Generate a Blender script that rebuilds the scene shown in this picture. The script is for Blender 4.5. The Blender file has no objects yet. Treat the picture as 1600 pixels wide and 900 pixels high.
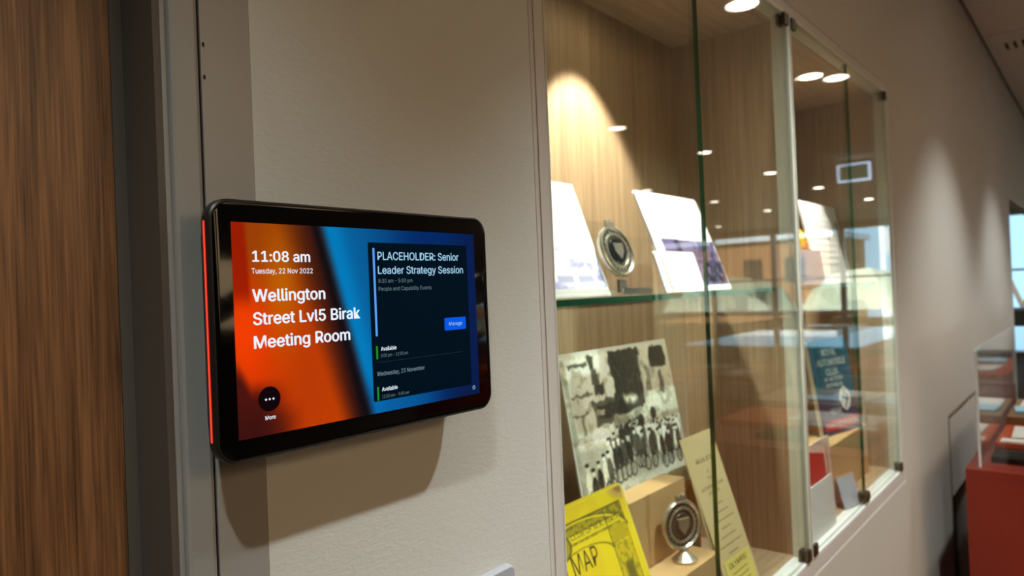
import bpy, bmesh, math, random
import numpy as np
from mathutils import Vector, Matrix, noise

random.seed(7)
RNG = np.random.default_rng(11)
SC = bpy.context.scene
COL = SC.collection
R = math.radians
FILL_W = 13.0

# ------------------------------------------------------------------ camera
CAM_POS = Vector((0.0, -0.4427, 1.45))
right = Vector((0.64207276, -0.76554847, -0.04096474))
down = Vector((-0.02140243, 0.03551388, -0.99913998))
fwd = Vector((0.7663449, 0.64239731, 0.0064179))
cd = bpy.data.cameras.new('camera')
cam = bpy.data.objects.new('camera', cd)
COL.objects.link(cam)
M = Matrix((( right.x, -down.x, -fwd.x, CAM_POS.x),
            ( right.y, -down.y, -fwd.y, CAM_POS.y),
            ( right.z, -down.z, -fwd.z, CAM_POS.z),
            (0, 0, 0, 1)))
cam.matrix_world = M
cd.sensor_width = 36.0
cd.lens = 36.0 * 1110 / 1600
cd.clip_start = 0.01
cd.clip_end = 400
cd.dof.use_dof = True
cd.dof.focus_distance = 0.50
cd.dof.aperture_fstop = 9.0
SC.camera = cam

# ------------------------------------------------------------------ world (daylight outside)
world = bpy.data.worlds.new('sky')
SC.world = world
world.use_nodes = True
wn = world.node_tree
wn.nodes.clear()
wo = wn.nodes.new('ShaderNodeOutputWorld')
wb = wn.nodes.new('ShaderNodeBackground')
wr = wn.nodes.new('ShaderNodeValToRGB')
wt = wn.nodes.new('ShaderNodeTexCoord')
ws = wn.nodes.new('ShaderNodeSeparateXYZ')
wr.color_ramp.elements[0].position = 0.0
wr.color_ramp.elements[0].color = (0.46, 0.80, 1.0, 1)
wr.color_ramp.elements[1].position = 0.7
wr.color_ramp.elements[1].color = (0.22, 0.48, 0.95, 1)
wn.links.new(wt.outputs['Generated'], ws.inputs[0])
wn.links.new(ws.outputs['Z'], wr.inputs[0])
wn.links.new(wr.outputs[0], wb.inputs[0])
wn.links.new(wb.outputs[0], wo.inputs[0])
wb.inputs[1].default_value = 1.5

# ------------------------------------------------------------------ sun on the trees outside (comes from over the building)
sd = bpy.data.lights.new('sun', 'SUN'); sd.energy = 14.0; sd.angle = R(0.5); sd.color = (1.0, 0.95, 0.86)
sun = bpy.data.objects.new('sun', sd); COL.objects.link(sun)
sun.rotation_euler = (R(10), R(-48), 0)

# ------------------------------------------------------------------ added warm fill panels, unseen behind the camera, to raise ambient light
FILL_PANELS = ((0.7, -3.0), (2.4, -3.0), (0.7, -5.0), (2.4, -5.0))
for px_, py_ in FILL_PANELS:
    ad = bpy.data.lights.new('fill_light', 'AREA'); ad.shape = 'SQUARE'; ad.size = 1.1
    ad.energy = FILL_W; ad.color = (1.0, 0.74, 0.46)
    ao = bpy.data.objects.new('fill_light', ad); COL.objects.link(ao)
    ao.location = (px_, py_, 2.595)

# ------------------------------------------------------------------ exposure
vs = SC.view_settings
vs.view_transform = 'Standard'
vs.look = 'None'
vs.gamma = 1.0
vs.exposure = 0.0
vs.use_curve_mapping = False

LAMP = 182.0           # corridor downlight, watts
CASE_LAMP = 36.0

# ------------------------------------------------------------------ colour + material helpers
def lin(c):
    return tuple((v / 12.92 if v <= 0.04045 else ((v + 0.055) / 1.055) ** 2.4) for v in (x / 255 for x in c))

def new_mat(name):
    m = bpy.data.materials.new(name)
    m.use_nodes = True
    nt = m.node_tree
    return m, nt, nt.nodes['Principled BSDF']

def plain(name, rgb, rough=0.5, metal=0.0, emit=None, estr=1.0, spec=0.5, bump=0.0, bscale=200):
    m, nt, b = new_mat(name)
    b.inputs['Base Color'].default_value = (*lin(rgb), 1)
    b.inputs['Roughness'].default_value = rough
    b.inputs['Metallic'].default_value = metal
    b.inputs['Specular IOR Level'].default_value = spec
    if emit:
        b.inputs['Emission Color'].default_value = (*lin(emit), 1)
        b.inputs['Emission Strength'].default_value = estr
    # fine procedural tone variation
    tc = nt.nodes.new('ShaderNodeTexCoord')
    nz = nt.nodes.new('ShaderNodeTexNoise'); nz.inputs['Scale'].default_value = bscale
    nt.links.new(tc.outputs['Object'], nz.inputs['Vector'])
    if bump:
        bp = nt.nodes.new('ShaderNodeBump'); bp.inputs['Strength'].default_value = bump
        bp.inputs['Distance'].default_value = 0.001
        nt.links.new(nz.outputs[0], bp.inputs['Height'])
        nt.links.new(bp.outputs[0], b.inputs['Normal'])
    else:
        mr = nt.nodes.new('ShaderNodeMapRange')
        mr.inputs['To Min'].default_value = max(0.02, rough - 0.03)
        mr.inputs['To Max'].default_value = min(1, rough + 0.03)
        nt.links.new(nz.outputs[0], mr.inputs[0])
        nt.links.new(mr.outputs[0], b.inputs['Roughness'])
    return m

def wood(name, dark, light, scale=70, rough=0.4, stretch=0.035, axis='z'):
    m, nt, b = new_mat(name)
    tc = nt.nodes.new('ShaderNodeTexCoord')
    mp = nt.nodes.new('ShaderNodeMapping')
    s = {'z': (1, 1, stretch), 'x': (stretch, 1, 1), 'y': (1, stretch, 1)}[axis]
    mp.inputs['Scale'].default_value = s
    nz = nt.nodes.new('ShaderNodeTexNoise')
    nz.inputs['Scale'].default_value = scale
    nz.inputs['Detail'].default_value = 6
    nz.inputs['Roughness'].default_value = 0.62
    nz.inputs['Distortion'].default_value = 0.35
    n2 = nt.nodes.new('ShaderNodeTexNoise')
    n2.inputs['Scale'].default_value = scale * 6
    n2.inputs['Detail'].default_value = 4
    mp2 = nt.nodes.new('ShaderNodeMapping')
    s2 = tuple(v if v == 1 else 0.02 for v in s)
    mp2.inputs['Scale'].default_value = s2
    mix = nt.nodes.new('ShaderNodeMath'); mix.operation = 'MULTIPLY_ADD'
    mix.inputs[1].default_value = 0.45
    mul = nt.nodes.new('ShaderNodeMath'); mul.operation = 'MULTIPLY'; mul.inputs[1].default_value = 0.55
    cr = nt.nodes.new('ShaderNodeValToRGB')
    cr.color_ramp.elements[0].position = 0.36
    cr.color_ramp.elements[0].color = (*lin(dark), 1)
    cr.color_ramp.elements[1].position = 0.64
    cr.color_ramp.elements[1].color = (*lin(light), 1)
    L = nt.links.new
    L(tc.outputs['Object'], mp.inputs[0]); L(mp.outputs[0], nz.inputs['Vector'])
    L(tc.outputs['Object'], mp2.inputs[0]); L(mp2.outputs[0], n2.inputs['Vector'])
    L(nz.outputs[0], mul.inputs[0])
    L(n2.outputs[0], mix.inputs[0]); L(mul.outputs[0], mix.inputs[2])
    L(mix.outputs[0], cr.inputs[0]); L(cr.outputs[0], b.inputs['Base Color'])
    b.inputs['Roughness'].default_value = rough
    bp = nt.nodes.new('ShaderNodeBump'); bp.inputs['Strength'].default_value = 0.08
    bp.inputs['Distance'].default_value = 0.0005
    L(n2.outputs[0], bp.inputs['Height']); L(bp.outputs[0], b.inputs['Normal'])
    return m

def wall_paint(name, rgb, bump=0.5):
    m, nt, b = new_mat(name)
    tc = nt.nodes.new('ShaderNodeTexCoord')
    mp = nt.nodes.new('ShaderNodeMapping'); mp.inputs['Scale'].default_value = (0.7, 1, 1.6)
    nz = nt.nodes.new('ShaderNodeTexNoise'); nz.inputs['Scale'].default_value = 170
    nz.inputs['Detail'].default_value = 3; nz.inputs['Distortion'].default_value = 0.8
    n2 = nt.nodes.new('ShaderNodeTexNoise'); n2.inputs['Scale'].default_value = 3
    cr = nt.nodes.new('ShaderNodeValToRGB')
    cr.color_ramp.elements[0].color = (*lin([v * 0.97 for v in rgb]), 1)
    cr.color_ramp.elements[1].color = (*lin(rgb), 1)
    bp = nt.nodes.new('ShaderNodeBump'); bp.inputs['Strength'].default_value = bump
    bp.inputs['Distance'].default_value = 0.0012
    L = nt.links.new
    L(tc.outputs['Object'], mp.inputs[0]); L(mp.outputs[0], nz.inputs['Vector'])
    L(tc.outputs['Object'], n2.inputs['Vector']); L(n2.outputs[0], cr.inputs[0])
    L(cr.outputs[0], b.inputs['Base Color'])
    L(nz.outputs[0], bp.inputs['Height']); L(bp.outputs[0], b.inputs['Normal'])
    b.inputs['Roughness'].default_value = 0.6
    b.inputs['Specular IOR Level'].default_value = 0.3
    return m

def thin_glass(name, tint=(0.93, 0.965, 0.945), r0=0.043):
    """clear pane: each face mixes straight transmission with a Schlick mirror reflection"""
    m = bpy.data.materials.new(name); m.use_nodes = True
    nt = m.node_tree; nt.nodes.clear(); L = nt.links.new
    out = nt.nodes.new('ShaderNodeOutputMaterial')
    tr = nt.nodes.new('ShaderNodeBsdfTransparent'); tr.inputs[0].default_value = (*tint, 1)
    gl = nt.nodes.new('ShaderNodeBsdfGlossy'); gl.inputs['Roughness'].default_value = 0.0
    gl.inputs[0].default_value = (1, 1, 1, 1)
    lw = nt.nodes.new('ShaderNodeLayerWeight'); lw.inputs[0].default_value = 0.5
    pw = nt.nodes.new('ShaderNodeMath'); pw.operation = 'POWER'; pw.inputs[1].default_value = 5
    ma = nt.nodes.new('ShaderNodeMath'); ma.operation = 'MULTIPLY_ADD'
    ma.inputs[1].default_value = 1 - r0; ma.inputs[2].default_value = r0
    mx = nt.nodes.new('ShaderNodeMixShader')
    L(lw.outputs['Facing'], pw.inputs[0]); L(pw.outputs[0], ma.inputs[0])
    L(ma.outputs[0], mx.inputs[0]); L(tr.outputs[0], mx.inputs[1]); L(gl.outputs[0], mx.inputs[2])
    L(mx.outputs[0], out.inputs[0])
    return m

def attr_mat(name, rough=0.5, emit=False, spec=0.5, grain=0.0):
    m, nt, b = new_mat(name)
    a = nt.nodes.new('ShaderNodeAttribute'); a.attribute_name = 'print'
    b.inputs['Roughness'].default_value = rough
    b.inputs['Specular IOR Level'].default_value = spec
    if emit:
        b.inputs['Base Color'].default_value = (0.002, 0.002, 0.002, 1)
        nt.links.new(a.outputs['Color'], b.inputs['Emission Color'])
        b.inputs['Emission Strength'].default_value = 1.0
    else:
        nt.links.new(a.outputs['Color'], b.inputs['Base Color'])
    return m

# ------------------------------------------------------------------ mesh helpers
def BM(): return bmesh.new()

def box(bm, x0, x1, y0, y1, z0, z1, mi=0):
    v = [bm.verts.new(p) for p in ((x0,y0,z0),(x1,y0,z0),(x1,y1,z0),(x0,y1,z0),(x0,y0,z1),(x1,y0,z1),(x1,y1,z1),(x0,y1,z1))]
    fs = []
    for f in ((0,3,2,1),(4,5,6,7),(0,1,5,4),(1,2,6,5),(2,3,7,6),(3,0,4,7)):
        fc = bm.faces.new([v[i] for i in f]); fc.material_index = mi; fs.append(fc)
    return fs

def bevel_all(bm, w, seg=2, angle=0.5):
    e = [x for x in bm.edges if len(x.link_faces) == 2 and x.calc_face_angle(0) > angle]
    bmesh.ops.bevel(bm, geom=e, offset=w, segments=seg, profile=0.6, affect='EDGES', clamp_overlap=True)
    return bm

def bbox_mesh(x0, x1, y0, y1, z0, z1, bev=0.0, seg=2):
    bm = BM(); box(bm, x0, x1, y0, y1, z0, z1)
    if bev: bevel_all(bm, bev, seg)
    return bm

def prism(bm, poly, h0, h1, axis='z', mi=0):
    """poly of 2d points extruded: axis z -> (x,y); axis y -> (x,z); axis x -> (y,z)"""
    def P(a, b, h):
        return {'z': (a, b, h), 'y': (a, h, b), 'x': (h, a, b)}[axis]
    lo = [bm.verts.new(P(a, b, h0)) for a, b in poly]
    hi = [bm.verts.new(P(a, b, h1)) for a, b in poly]
    n = len(poly)
    fs = [bm.faces.new(lo[::-1]), bm.faces.new(hi)]
    for i in range(n):
        fs.append(bm.faces.new([lo[i], lo[(i+1) % n], hi[(i+1) % n], hi[i]]))
    for f in fs: f.material_index = mi
    bmesh.ops.recalc_face_normals(bm, faces=bm.faces[:])
    return fs

def lathe(bm, prof, seg=32, axis='z', cx=0, cy=0, cz=0, sx=1, sy=1):
    """prof [(r, h)], revolved about axis through (cx,cy,cz)"""
    rings = []
    for r, h in prof:
        ring = []
        if r < 1e-6:
            a, b = 0, 0
            p = {'z': (cx, cy, cz + h), 'y': (cx, cy + h, cz)}[axis]
            ring = [bm.verts.new(p)]
        else:
            for k in range(seg):
                t = 2 * math.pi * k / seg
                a, b = r * math.cos(t) * sx, r * math.sin(t) * sy
                p = {'z': (cx + a, cy + b, cz + h), 'y': (cx + a, cy + h, cz + b)}[axis]
                ring.append(bm.verts.new(p))
        rings.append(ring)
    for A, B in zip(rings, rings[1:]):
        if len(A) == 1 and len(B) == 1: continue
        for k in range(seg):
            k2 = (k + 1) % seg
            if len(A) == 1: bm.faces.new([A[0], B[k2], B[k]])
            elif len(B) == 1: bm.faces.new([A[k], A[k2], B[0]])
            else: bm.faces.new([A[k], A[k2], B[k2], B[k]])
    if len(rings[0]) > 1: bm.faces.new(rings[0][::-1])
    if len(rings[-1]) > 1: bm.faces.new(rings[-1])
    bmesh.ops.recalc_face_normals(bm, faces=bm.faces[:])
    return bm

def rr(x0, x1, z0, z1, r, n=8):
    pts = []
    for cx, cz, a0 in ((x1-r, z1-r, 0), (x0+r, z1-r, 90), (x0+r, z0+r, 180), (x1-r, z0+r, 270)):
        for k in range(n + 1):
            a = R(a0 + 90 * k / n)
            pts.append((cx + r * math.cos(a), cz + r * math.sin(a)))
    return pts

def loft(bm, loops, cap0=True, cap1=True):
    """loops: list of (y, [(x,z)...])"""
    rings = [[bm.verts.new((x, y, z)) for x, z in pts] for y, pts in loops]
    for A, B in zip(rings, rings[1:]):
        n = len(A)
        for i in range(n):
            bm.faces.new([A[i], A[(i+1) % n], B[(i+1) % n], B[i]])
    if cap0: bm.faces.new(rings[0])
    if cap1: bm.faces.new(rings[-1][::-1])
    bmesh.ops.recalc_face_normals(bm, faces=bm.faces[:])
    return bm

def finish(bm, name, mats, parent=None, smooth=False, shift=None, tagkind=None):
    if shift is not None:
        bmesh.ops.translate(bm, verts=bm.verts[:], vec=-Vector(shift))
    me = bpy.data.meshes.new(name)
    bm.normal_update()
    bm.to_mesh(me); bm.free()
    if not isinstance(mats, (list, tuple)): mats = [mats]
    for m in mats: me.materials.append(m)
    if smooth:
        for p in me.polygons: p.use_smooth = True
        try: me.set_sharp_from_angle(angle=R(35))
        except Exception: pass
    o = bpy.data.objects.new(name, me)
    COL.objects.link(o)
    if parent is not None: o.parent = parent
    if tagkind: o['kind'] = tagkind
    return o

def thing(name, label, cat, loc=(0, 0, 0), rot=(0, 0, 0), group=None):
    o = bpy.data.objects.new(name, None)
    o.empty_display_size = 0.05
    COL.objects.link(o)
    o.location = loc; o.rotation_euler = rot
    o['label'] = label; o['category'] = cat
    if group: o['group'] = group
    return o

def tag(o, label, cat, group=None):
    o['label'] = label; o['category'] = cat
    if group: o['group'] = group
    return o

def struct(name, bm, mat, parent=None, smooth=False):
    o = finish(bm, name, mat, parent, smooth)
    if parent is None: o['kind'] = 'structure'
    return o

_capcache = {}
import os
FONT = None
try:
    FONT = bpy.data.fonts.load(os.path.join(bpy.utils.system_resource('DATAFILES'), 'fonts', 'Inter.woff2'))
except Exception:
    FONT = None
def new_font_curve(name):
    c = bpy.data.curves.new(name, 'FONT')
    if FONT: c.font = FONT
    return c
def text_part(s, x0, x1, zb, cap, y, mat, parent, name='lettering', bold=0.0, shift=None, rot=0.0, thick=0.00008):
    """lettering fitted between x0 and x1 on baseline zb, facing -y"""
    cu = new_font_curve('lettering')
    cu.body = s; cu.size = 1; cu.resolution_u = 4
    tmp = bpy.data.objects.new('lettering', cu)
    me = bpy.data.meshes.new_from_object(tmp)
    if bold not in _capcache:
        c2 = new_font_curve('cap'); c2.body = 'H'; c2.size = 1
        t2 = bpy.data.objects.new('cap', c2); m2 = bpy.data.meshes.new_from_object(t2)
        _capcache[bold] = max(v.co.y for v in m2.vertices)
        bpy.data.objects.remove(t2); bpy.data.meshes.remove(m2); bpy.data.curves.remove(c2)
    ch = _capcache[bold]
    xs = [v.co.x for v in me.vertices]
    a, b = min(xs), max(xs)
    sx = (x1 - x0) / (b - a); sz = cap / ch
    ca, sa = math.cos(rot), math.sin(rot)
    for v in me.vertices:
        lx = (v.co.x - a) * sx; lz = v.co.y * sz
        v.co = Vector((x0 + lx * ca - lz * sa, y, zb + lx * sa + lz * ca))
        if shift is not None: v.co -= Vector(shift)
    me.materials.clear(); me.materials.append(mat)
    if bold > 0:            # heavier weight: the same outline laid down again, slightly shifted
        b2 = bmesh.new(); b2.from_mesh(me)
        d = bold * cap / ch
        src = b2.faces[:]
        for q, (ox, oz) in enumerate(((d, 0), (-d, 0), (0, d * .6), (0, -d * .6))):
            r_ = bmesh.ops.duplicate(b2, geom=src)
            bmesh.ops.translate(b2, verts=[g for g in r_['geom'] if isinstance(g, bmesh.types.BMVert)], vec=(ox, -0.000006 * (q + 1), oz))
        b2.to_mesh(me); b2.free()
    me.name = name
    o = bpy.data.objects.new(name, me); COL.objects.link(o)
    if parent is not None: o.parent = parent
    bpy.data.objects.remove(tmp); bpy.data.curves.remove(cu)
    return o

def print_grid(img, x0, x1, z0, z1, y, mat, name, parent, shift=None, yfun=None):
    """flat print: a fine grid with per-vertex ink colour. img[row from top][col] sRGB 0-255"""
    h, w, _ = img.shape
    xs = np.linspace(x0, x1, w); zs = np.linspace(z1, z0, h)
    X, Z = np.meshgrid(xs, zs)
    Y = np.full_like(X, y) if yfun is None else yfun(X, Z)
    co = np.stack([X, Y, Z], -1).reshape(-1, 3)
    if shift is not None: co = co - np.array(shift)
    idx = np.arange(h * w).reshape(h, w)
    f = np.stack([idx[1:, :-1], idx[1:, 1:], idx[:-1, 1:], idx[:-1, :-1]], -1).reshape(-1, 4)
    me = bpy.data.meshes.new(name)
    me.vertices.add(h * w); me.vertices.foreach_set('co', co.ravel())
    me.loops.add(f.size); me.loops.foreach_set('vertex_index', f.ravel().astype(np.int32))
    me.polygons.add(len(f))
    me.polygons.foreach_set('loop_start', (np.arange(len(f)) * 4).astype(np.int32))
    me.polygons.foreach_set('loop_total', np.full(len(f), 4, np.int32))
    me.update(calc_edges=True)
    c = np.clip(img.reshape(-1, 3) / 255.0, 0, 1)
    l = np.where(c <= 0.04045, c / 12.92, ((c + 0.055) / 1.055) ** 2.4)
    at = me.color_attributes.new('print', 'FLOAT_COLOR', 'POINT')
    at.data.foreach_set('color', np.concatenate([l, np.ones((len(l), 1))], 1).ravel().astype(np.float32))
    me.materials.append(mat)
    o = bpy.data.objects.new(name, me); COL.objects.link(o)
    if parent is not None: o.parent = parent
    return o

def sm(a, b, x):
    t = np.clip((x - a) / (b - a), 0, 1); return t * t * (3 - 2 * t)

def vnoise(h, w, cells_y, cells_x, rng):
    g = rng.random((cells_y + 2, cells_x + 2))
    yy = np.linspace(0, cells_y, h); xx = np.linspace(0, cells_x, w)
    yi = yy.astype(int); xi = xx.astype(int)
    fy = (yy - yi)[:, None]; fx = (xx - xi)[None, :]
    fy = fy * fy * (3 - 2 * fy); fx = fx * fx * (3 - 2 * fx)
    a = g[yi][:, xi]; b = g[yi][:, xi + 1]; c = g[yi + 1][:, xi]; d = g[yi + 1][:, xi + 1]
    return (a * (1 - fx) + b * fx) * (1 - fy) + (c * (1 - fx) + d * fx) * fy

# ------------------------------------------------------------------ materials
M_wall = wall_paint('wall_paint_textured', (206, 204, 196), 0.22)
M_wall2 = wall_paint('wall_paint_corridor', (196, 188, 178), 0.15)
M_border = plain('border_paint', (200, 192, 184), 0.5)
M_liner = plain('cream_liner_paint', (214, 214, 196), 0.45)
M_metal_frame = plain('grey_door_frame', (142, 138, 132), 0.42, spec=0.5)
M_metal_strip = plain('grey_cover_strip', (148, 142, 136), 0.38, spec=0.5)
M_black_gap = plain('flat_black', (14, 14, 13), 0.8)
M_door = wood('walnut_veneer', (70, 42, 23), (152, 104, 64), 120, 0.42, 0.035)
M_oak = wood('oak_laminate', (140, 112, 84), (186, 158, 124), 60, 0.5, 0.03)
M_oak_x = wood('oak_laminate_lengthwise', (152, 124, 94), (196, 168, 132), 60, 0.5, 0.05, 'x')
M_ceil = plain('ceiling_paint', (205, 194, 178), 0.8)
M_carpet = plain('brown_carpet', (96, 82, 68), 0.95, bump=0.4, bscale=400)
M_glass = thin_glass('clear_glass')
M_acrylic = thin_glass('clear_acrylic', (0.97, 0.975, 0.97))
M_winglass = thin_glass('window_glass', (0.98, 0.99, 1.0))
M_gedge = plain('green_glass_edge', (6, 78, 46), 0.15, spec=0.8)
M_gedge_pale = plain('pale_glass_edge', (178, 184, 172), 0.3)  # paler edge colour for door tops, bottoms and outer right ends
M_bronze = plain('bronze_clamp', (84, 66, 44), 0.35, 0.7)
M_steel = plain('brushed_steel', (150, 148, 140), 0.3, 0.9)
M_chrome = plain('chrome', (222, 216, 200), 0.24, 0.85)
M_lampglow = plain('lamp_diffuser', (255, 255, 255), 0.5, emit=(255, 246, 228), estr=14)
M_caseglow = plain('case_lamp_diffuser', (255, 255, 255), 0.5, emit=(255, 244, 222), estr=18)
M_white_trim = plain('white_ring', (225, 222, 214), 0.4)
M_black = plain('matt_black_plastic', (22, 21, 19), 0.42, spec=0.45)
M_blackglass = plain('black_glass', (3, 3, 3), 0.08, spec=0.25)
M_led = plain('red_light_bar', (90, 8, 4), 0.4, emit=(255, 62, 40), estr=1.25)
M_white_txt = plain('screen_white', (0, 0, 0), 0.3, emit=(232, 242, 255), estr=1.0)
M_paleblue = plain('screen_pale_blue', (0, 0, 0), 0.3, emit=(160, 208, 236), estr=1.0)
M_greytxt = plain('screen_grey', (0, 0, 0), 0.3, emit=(92, 118, 124), estr=1.0)
M_midtxt = plain('screen_mid', (0, 0, 0), 0.3, emit=(118, 146, 158), estr=1.0)
M_panelbg = plain('screen_panel', (0, 0, 0), 0.08, emit=(1, 17, 29), estr=1.0)
M_btn = plain('screen_button', (0, 0, 0), 0.08, emit=(8, 88, 226), estr=1.0)
M_bluebar = plain('screen_blue_bar', (0, 0, 0), 0.08, emit=(90, 160, 246), estr=1.0)
M_green = plain('screen_green_bar', (0, 0, 0), 0.08, emit=(28, 138, 42), estr=1.0)
M_hair = plain('screen_hairline', (0, 0, 0), 0.08, emit=(26, 46, 56), estr=1.0)
M_circ = plain('screen_dark_disc', (0, 0, 0), 0.08, emit=(16, 5, 10), estr=1.0)
M_screen = attr_mat('screen_picture', 0.07, emit=True)
M_print = attr_mat('printed_paper', 0.35)
M_matteprint = attr_mat('matt_printed_card', 0.6)
M_white = plain('white_card', (240, 240, 240), 0.5)
M_tan = plain('tan_suede', (196, 158, 108), 0.9, bump=0.3, bscale=900)
M_oldpaper = plain('aged_paper', (214, 192, 142), 0.75, bump=0.1, bscale=300)
M_yellowlabel = plain('yellowed_label', (226, 208, 112), 0.7)
M_ink = plain('brown_ink', (92, 74, 50), 0.8)
M_darkink = plain('dark_ink', (74, 64, 6), 0.8)
M_red = plain('red_lacquer', (118, 30, 12), 0.4)
M_orange = plain('orange_lacquer', (176, 66, 26), 0.45)
M_papergrey = plain('pale_paper', (214, 208, 200), 0.6)
M_bluepaper = plain('pale_blue_card', (150, 186, 204), 0.6)
M_brown = plain('brown_timber', (128, 92, 58), 0.5)
M_teal = plain('teal_cover', (22, 98, 122), 0.45)
M_navy = plain('purple_cover', (62, 58, 92), 0.45)
M_pages = plain('page_edges', (226, 214, 186), 0.8)
M_redband = plain('red_band', (204, 44, 36), 0.45)
M_cover_white = plain('cover_white', (214, 214, 206), 0.5)
M_coverpale = plain('cover_pale_lettering', (214, 226, 220), 0.5)
M_winframe = plain('pale_window_frame', (244, 248, 250), 0.25)
M_table = plain('white_laminate', (228, 230, 232), 0.35)
M_leg = plain('grey_table_leg', (120, 120, 122), 0.4, 0.6)
M_switch = plain('pale_grey_plastic', (164, 166, 174), 0.35)
M_leaf = plain('tree_leaves', (128, 140, 116), 0.9, bump=1.0, bscale=6)
M_leaf2 = plain('pale_tree_leaves', (168, 178, 152), 0.9, bump=1.0, bscale=6)
M_bark = plain('bark', (84, 70, 56), 0.9)
M_brick = plain('tan_brick', (150, 106, 66), 0.85)
M_tower = plain('pale_concrete', (196, 206, 210), 0.7)
M_ground = plain('grass_ground', (96, 112, 70), 0.95)
M_signglow = plain('sign_light', (200, 220, 240), 0.4, emit=(190, 220, 255), estr=1.6)
M_signface = plain('sign_green_face', (60, 110, 90), 0.4, emit=(50, 100, 84), estr=0.5)

# ------------------------------------------------------------------ STRUCTURE
CEIL = 2.627
TH = 0.30
# wall with the display niches, in blocks around the openings
def wall_block(name, x0, x1, z0, z1, mat, y0=0.0, y1=TH):
    return struct(name, bbox_mesh(x0, x1, y0, y1, z0, z1), mat)
NX0, NX1, NZ0, NZ1 = 0.571, 2.178, 0.888, 1.976
bm = BM()
box(bm, 0.2602, NX0, 0, TH, 0, CEIL)
struct('wall_left', bm, M_wall)
bm = BM()
box(bm, NX0, NX1, 0, TH, 0, NZ0)
box(bm, NX0, NX1, 0, TH, NZ1, CEIL)
PX0, PX1, PZ1 = 2.875, 3.62, 0.958
box(bm, NX1, PX0, 0, TH, 0, CEIL)
box(bm, PX0, PX1, 0, TH, PZ1, CEIL)
box(bm, PX1, 5.25, 0, TH, 0, CEIL)
box(bm, PX0, PX1, 0.24, TH, 0, PZ1)
struct('wall_right', bm, M_wall2)
# wall beyond the corner, end walls and the far side of the room
bm = BM()
box(bm, 4.95, 5.25, TH, 2.1, 0, CEIL)
box(bm, 5.25, 9.0, 0.0, 0.05, 1.90, CEIL)
box(bm, 5.25, 15.5, 2.0, 2.1, 0, CEIL)
struct('wall_back', bm, M_wall2)
bm = BM(); box(bm, -4.1, -4.0, -8, TH, 0, CEIL); box(bm, -4.0, -0.92, 0.0, TH, 0, CEIL); box(bm, -0.92, 0.2602, 0.0, TH, 2.32, CEIL)
struct('wall_side', bm, M_wall2)
bm = BM(); box(bm, -4.1, 15.5, -8.1, -8.0, 0, CEIL)
struct('wall_front', bm, M_door)
struct('floor', bbox_mesh(-4.1, 15.7, -8.1, 2.1, -0.1, 0), M_carpet)
bm = BM()
box(bm, -4.1, 4.25, -8.1, 2.1, CEIL, CEIL + 0.1)
box(bm, 4.262, 15.7, -8.1, 2.1, CEIL, CEIL + 0.1)
box(bm, 4.25, 4.262, -8.1, 2.1, CEIL + 0.006, CEIL + 0.1)
struct('ceiling', bm, M_ceil)
# shadow-line angle along the top of the wall
struct('trim_1', bbox_mesh(0.2602, 9.0, -0.008, -0.0005, CEIL - 0.016, CEIL - 0.001), plain('shadow_line_trim', (96, 82, 66), 0.7))

# door recess at the left
door = struct('door_1', bbox_mesh(-0.90, 0.188, 0.046, 0.09, 0.01, 2.28), M_door)
# door frame: swept profile
prof = [(0.2005, 0.095), (0.2005, 0.0012), (0.2034, 0.0010), (0.2034, -0.0015), (0.2042, -0.0032), (0.2060, -0.004), (0.2195, -0.004), (0.2222, -0.0022), (0.2232, 0.0005), (0.2232, 0.02), (0.2300, 0.02), (0.2300, 0.095)]
bm = BM(); prism(bm, prof, 0.0, 2.32)
struct('trim_2', bm, M_metal_frame)
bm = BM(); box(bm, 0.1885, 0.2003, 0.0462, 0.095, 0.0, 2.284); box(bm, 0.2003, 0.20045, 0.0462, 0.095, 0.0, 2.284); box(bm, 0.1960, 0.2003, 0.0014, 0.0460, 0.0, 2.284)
struct('trim_9', bm, plain('shaded_rebate', (84, 76, 66), 0.6))  # recess shade put into the rebate's darker colour
bm = BM(); box(bm, -0.92, 0.2232, -0.004, 0.095, 2.285, 2.319)
box(bm, -0.92, -0.902, -0.004, 0.095, 0.0, 2.285)
struct('trim_3', bm, M_metal_frame)
# black strip in the joint between frame and cover strip, standing for its shade
struct('trim_4', bbox_mesh(0.2234, 0.2252, 0.004, 0.018, 0, 2.32), M_black_gap)
# cover strip with two chipped latch marks
strip = BM(); box(strip, 0.2254, 0.2600, 0.0, 0.018, 0.0, 2.32)
bevel_all(strip, 0.0006, 1)
so = struct('trim_5', strip, M_metal_strip)
for z in (1.6185, 1.5975):
    bm = BM()
    lathe(bm, [(0.0010, 0.0), (0.0010, 0.0004), (0.0, 0.0004)], 10, 'y')
    bmesh.ops.scale(bm, vec=(0.8, 1, 1.6), verts=bm.verts[:])
    bmesh.ops.translate(bm, verts=bm.verts[:], vec=(0.2272, -0.0005, z))
    finish(bm, 'dent', M_black_gap, so)

# border around the two display niches: outer bead, groove, flat band
bm = BM()
def border_ring(bm, x0, x1, z0, z1, ix0, ix1, iz0, iz1, ya, yb):
    box(bm, x0, ix0, ya, yb, z0, z1); box(bm, ix1, x1, ya, yb, z0, z1)
    box(bm, ix0, ix1, ya, yb, z0, iz0); box(bm, ix0, ix1, ya, yb, iz1, z1)
border_ring(bm, NX0 + .0005, NX1 - .0005, NZ0 + .0005, NZ1 - .0005, 0.574, 2.174, 0.892, 1.973, -0.0002, 0.03)
border_ring(bm, 0.574, 2.174, 0.892, 1.973, 0.580, 2.168, 0.898, 1.967, 0.0010, 0.03)
border_ring(bm, 0.580, 2.168, 0.898, 1.967, 0.597, 2.140, 0.924, 1.953, 0.0, 0.03)
struct('trim_6', bm, M_border)

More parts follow.
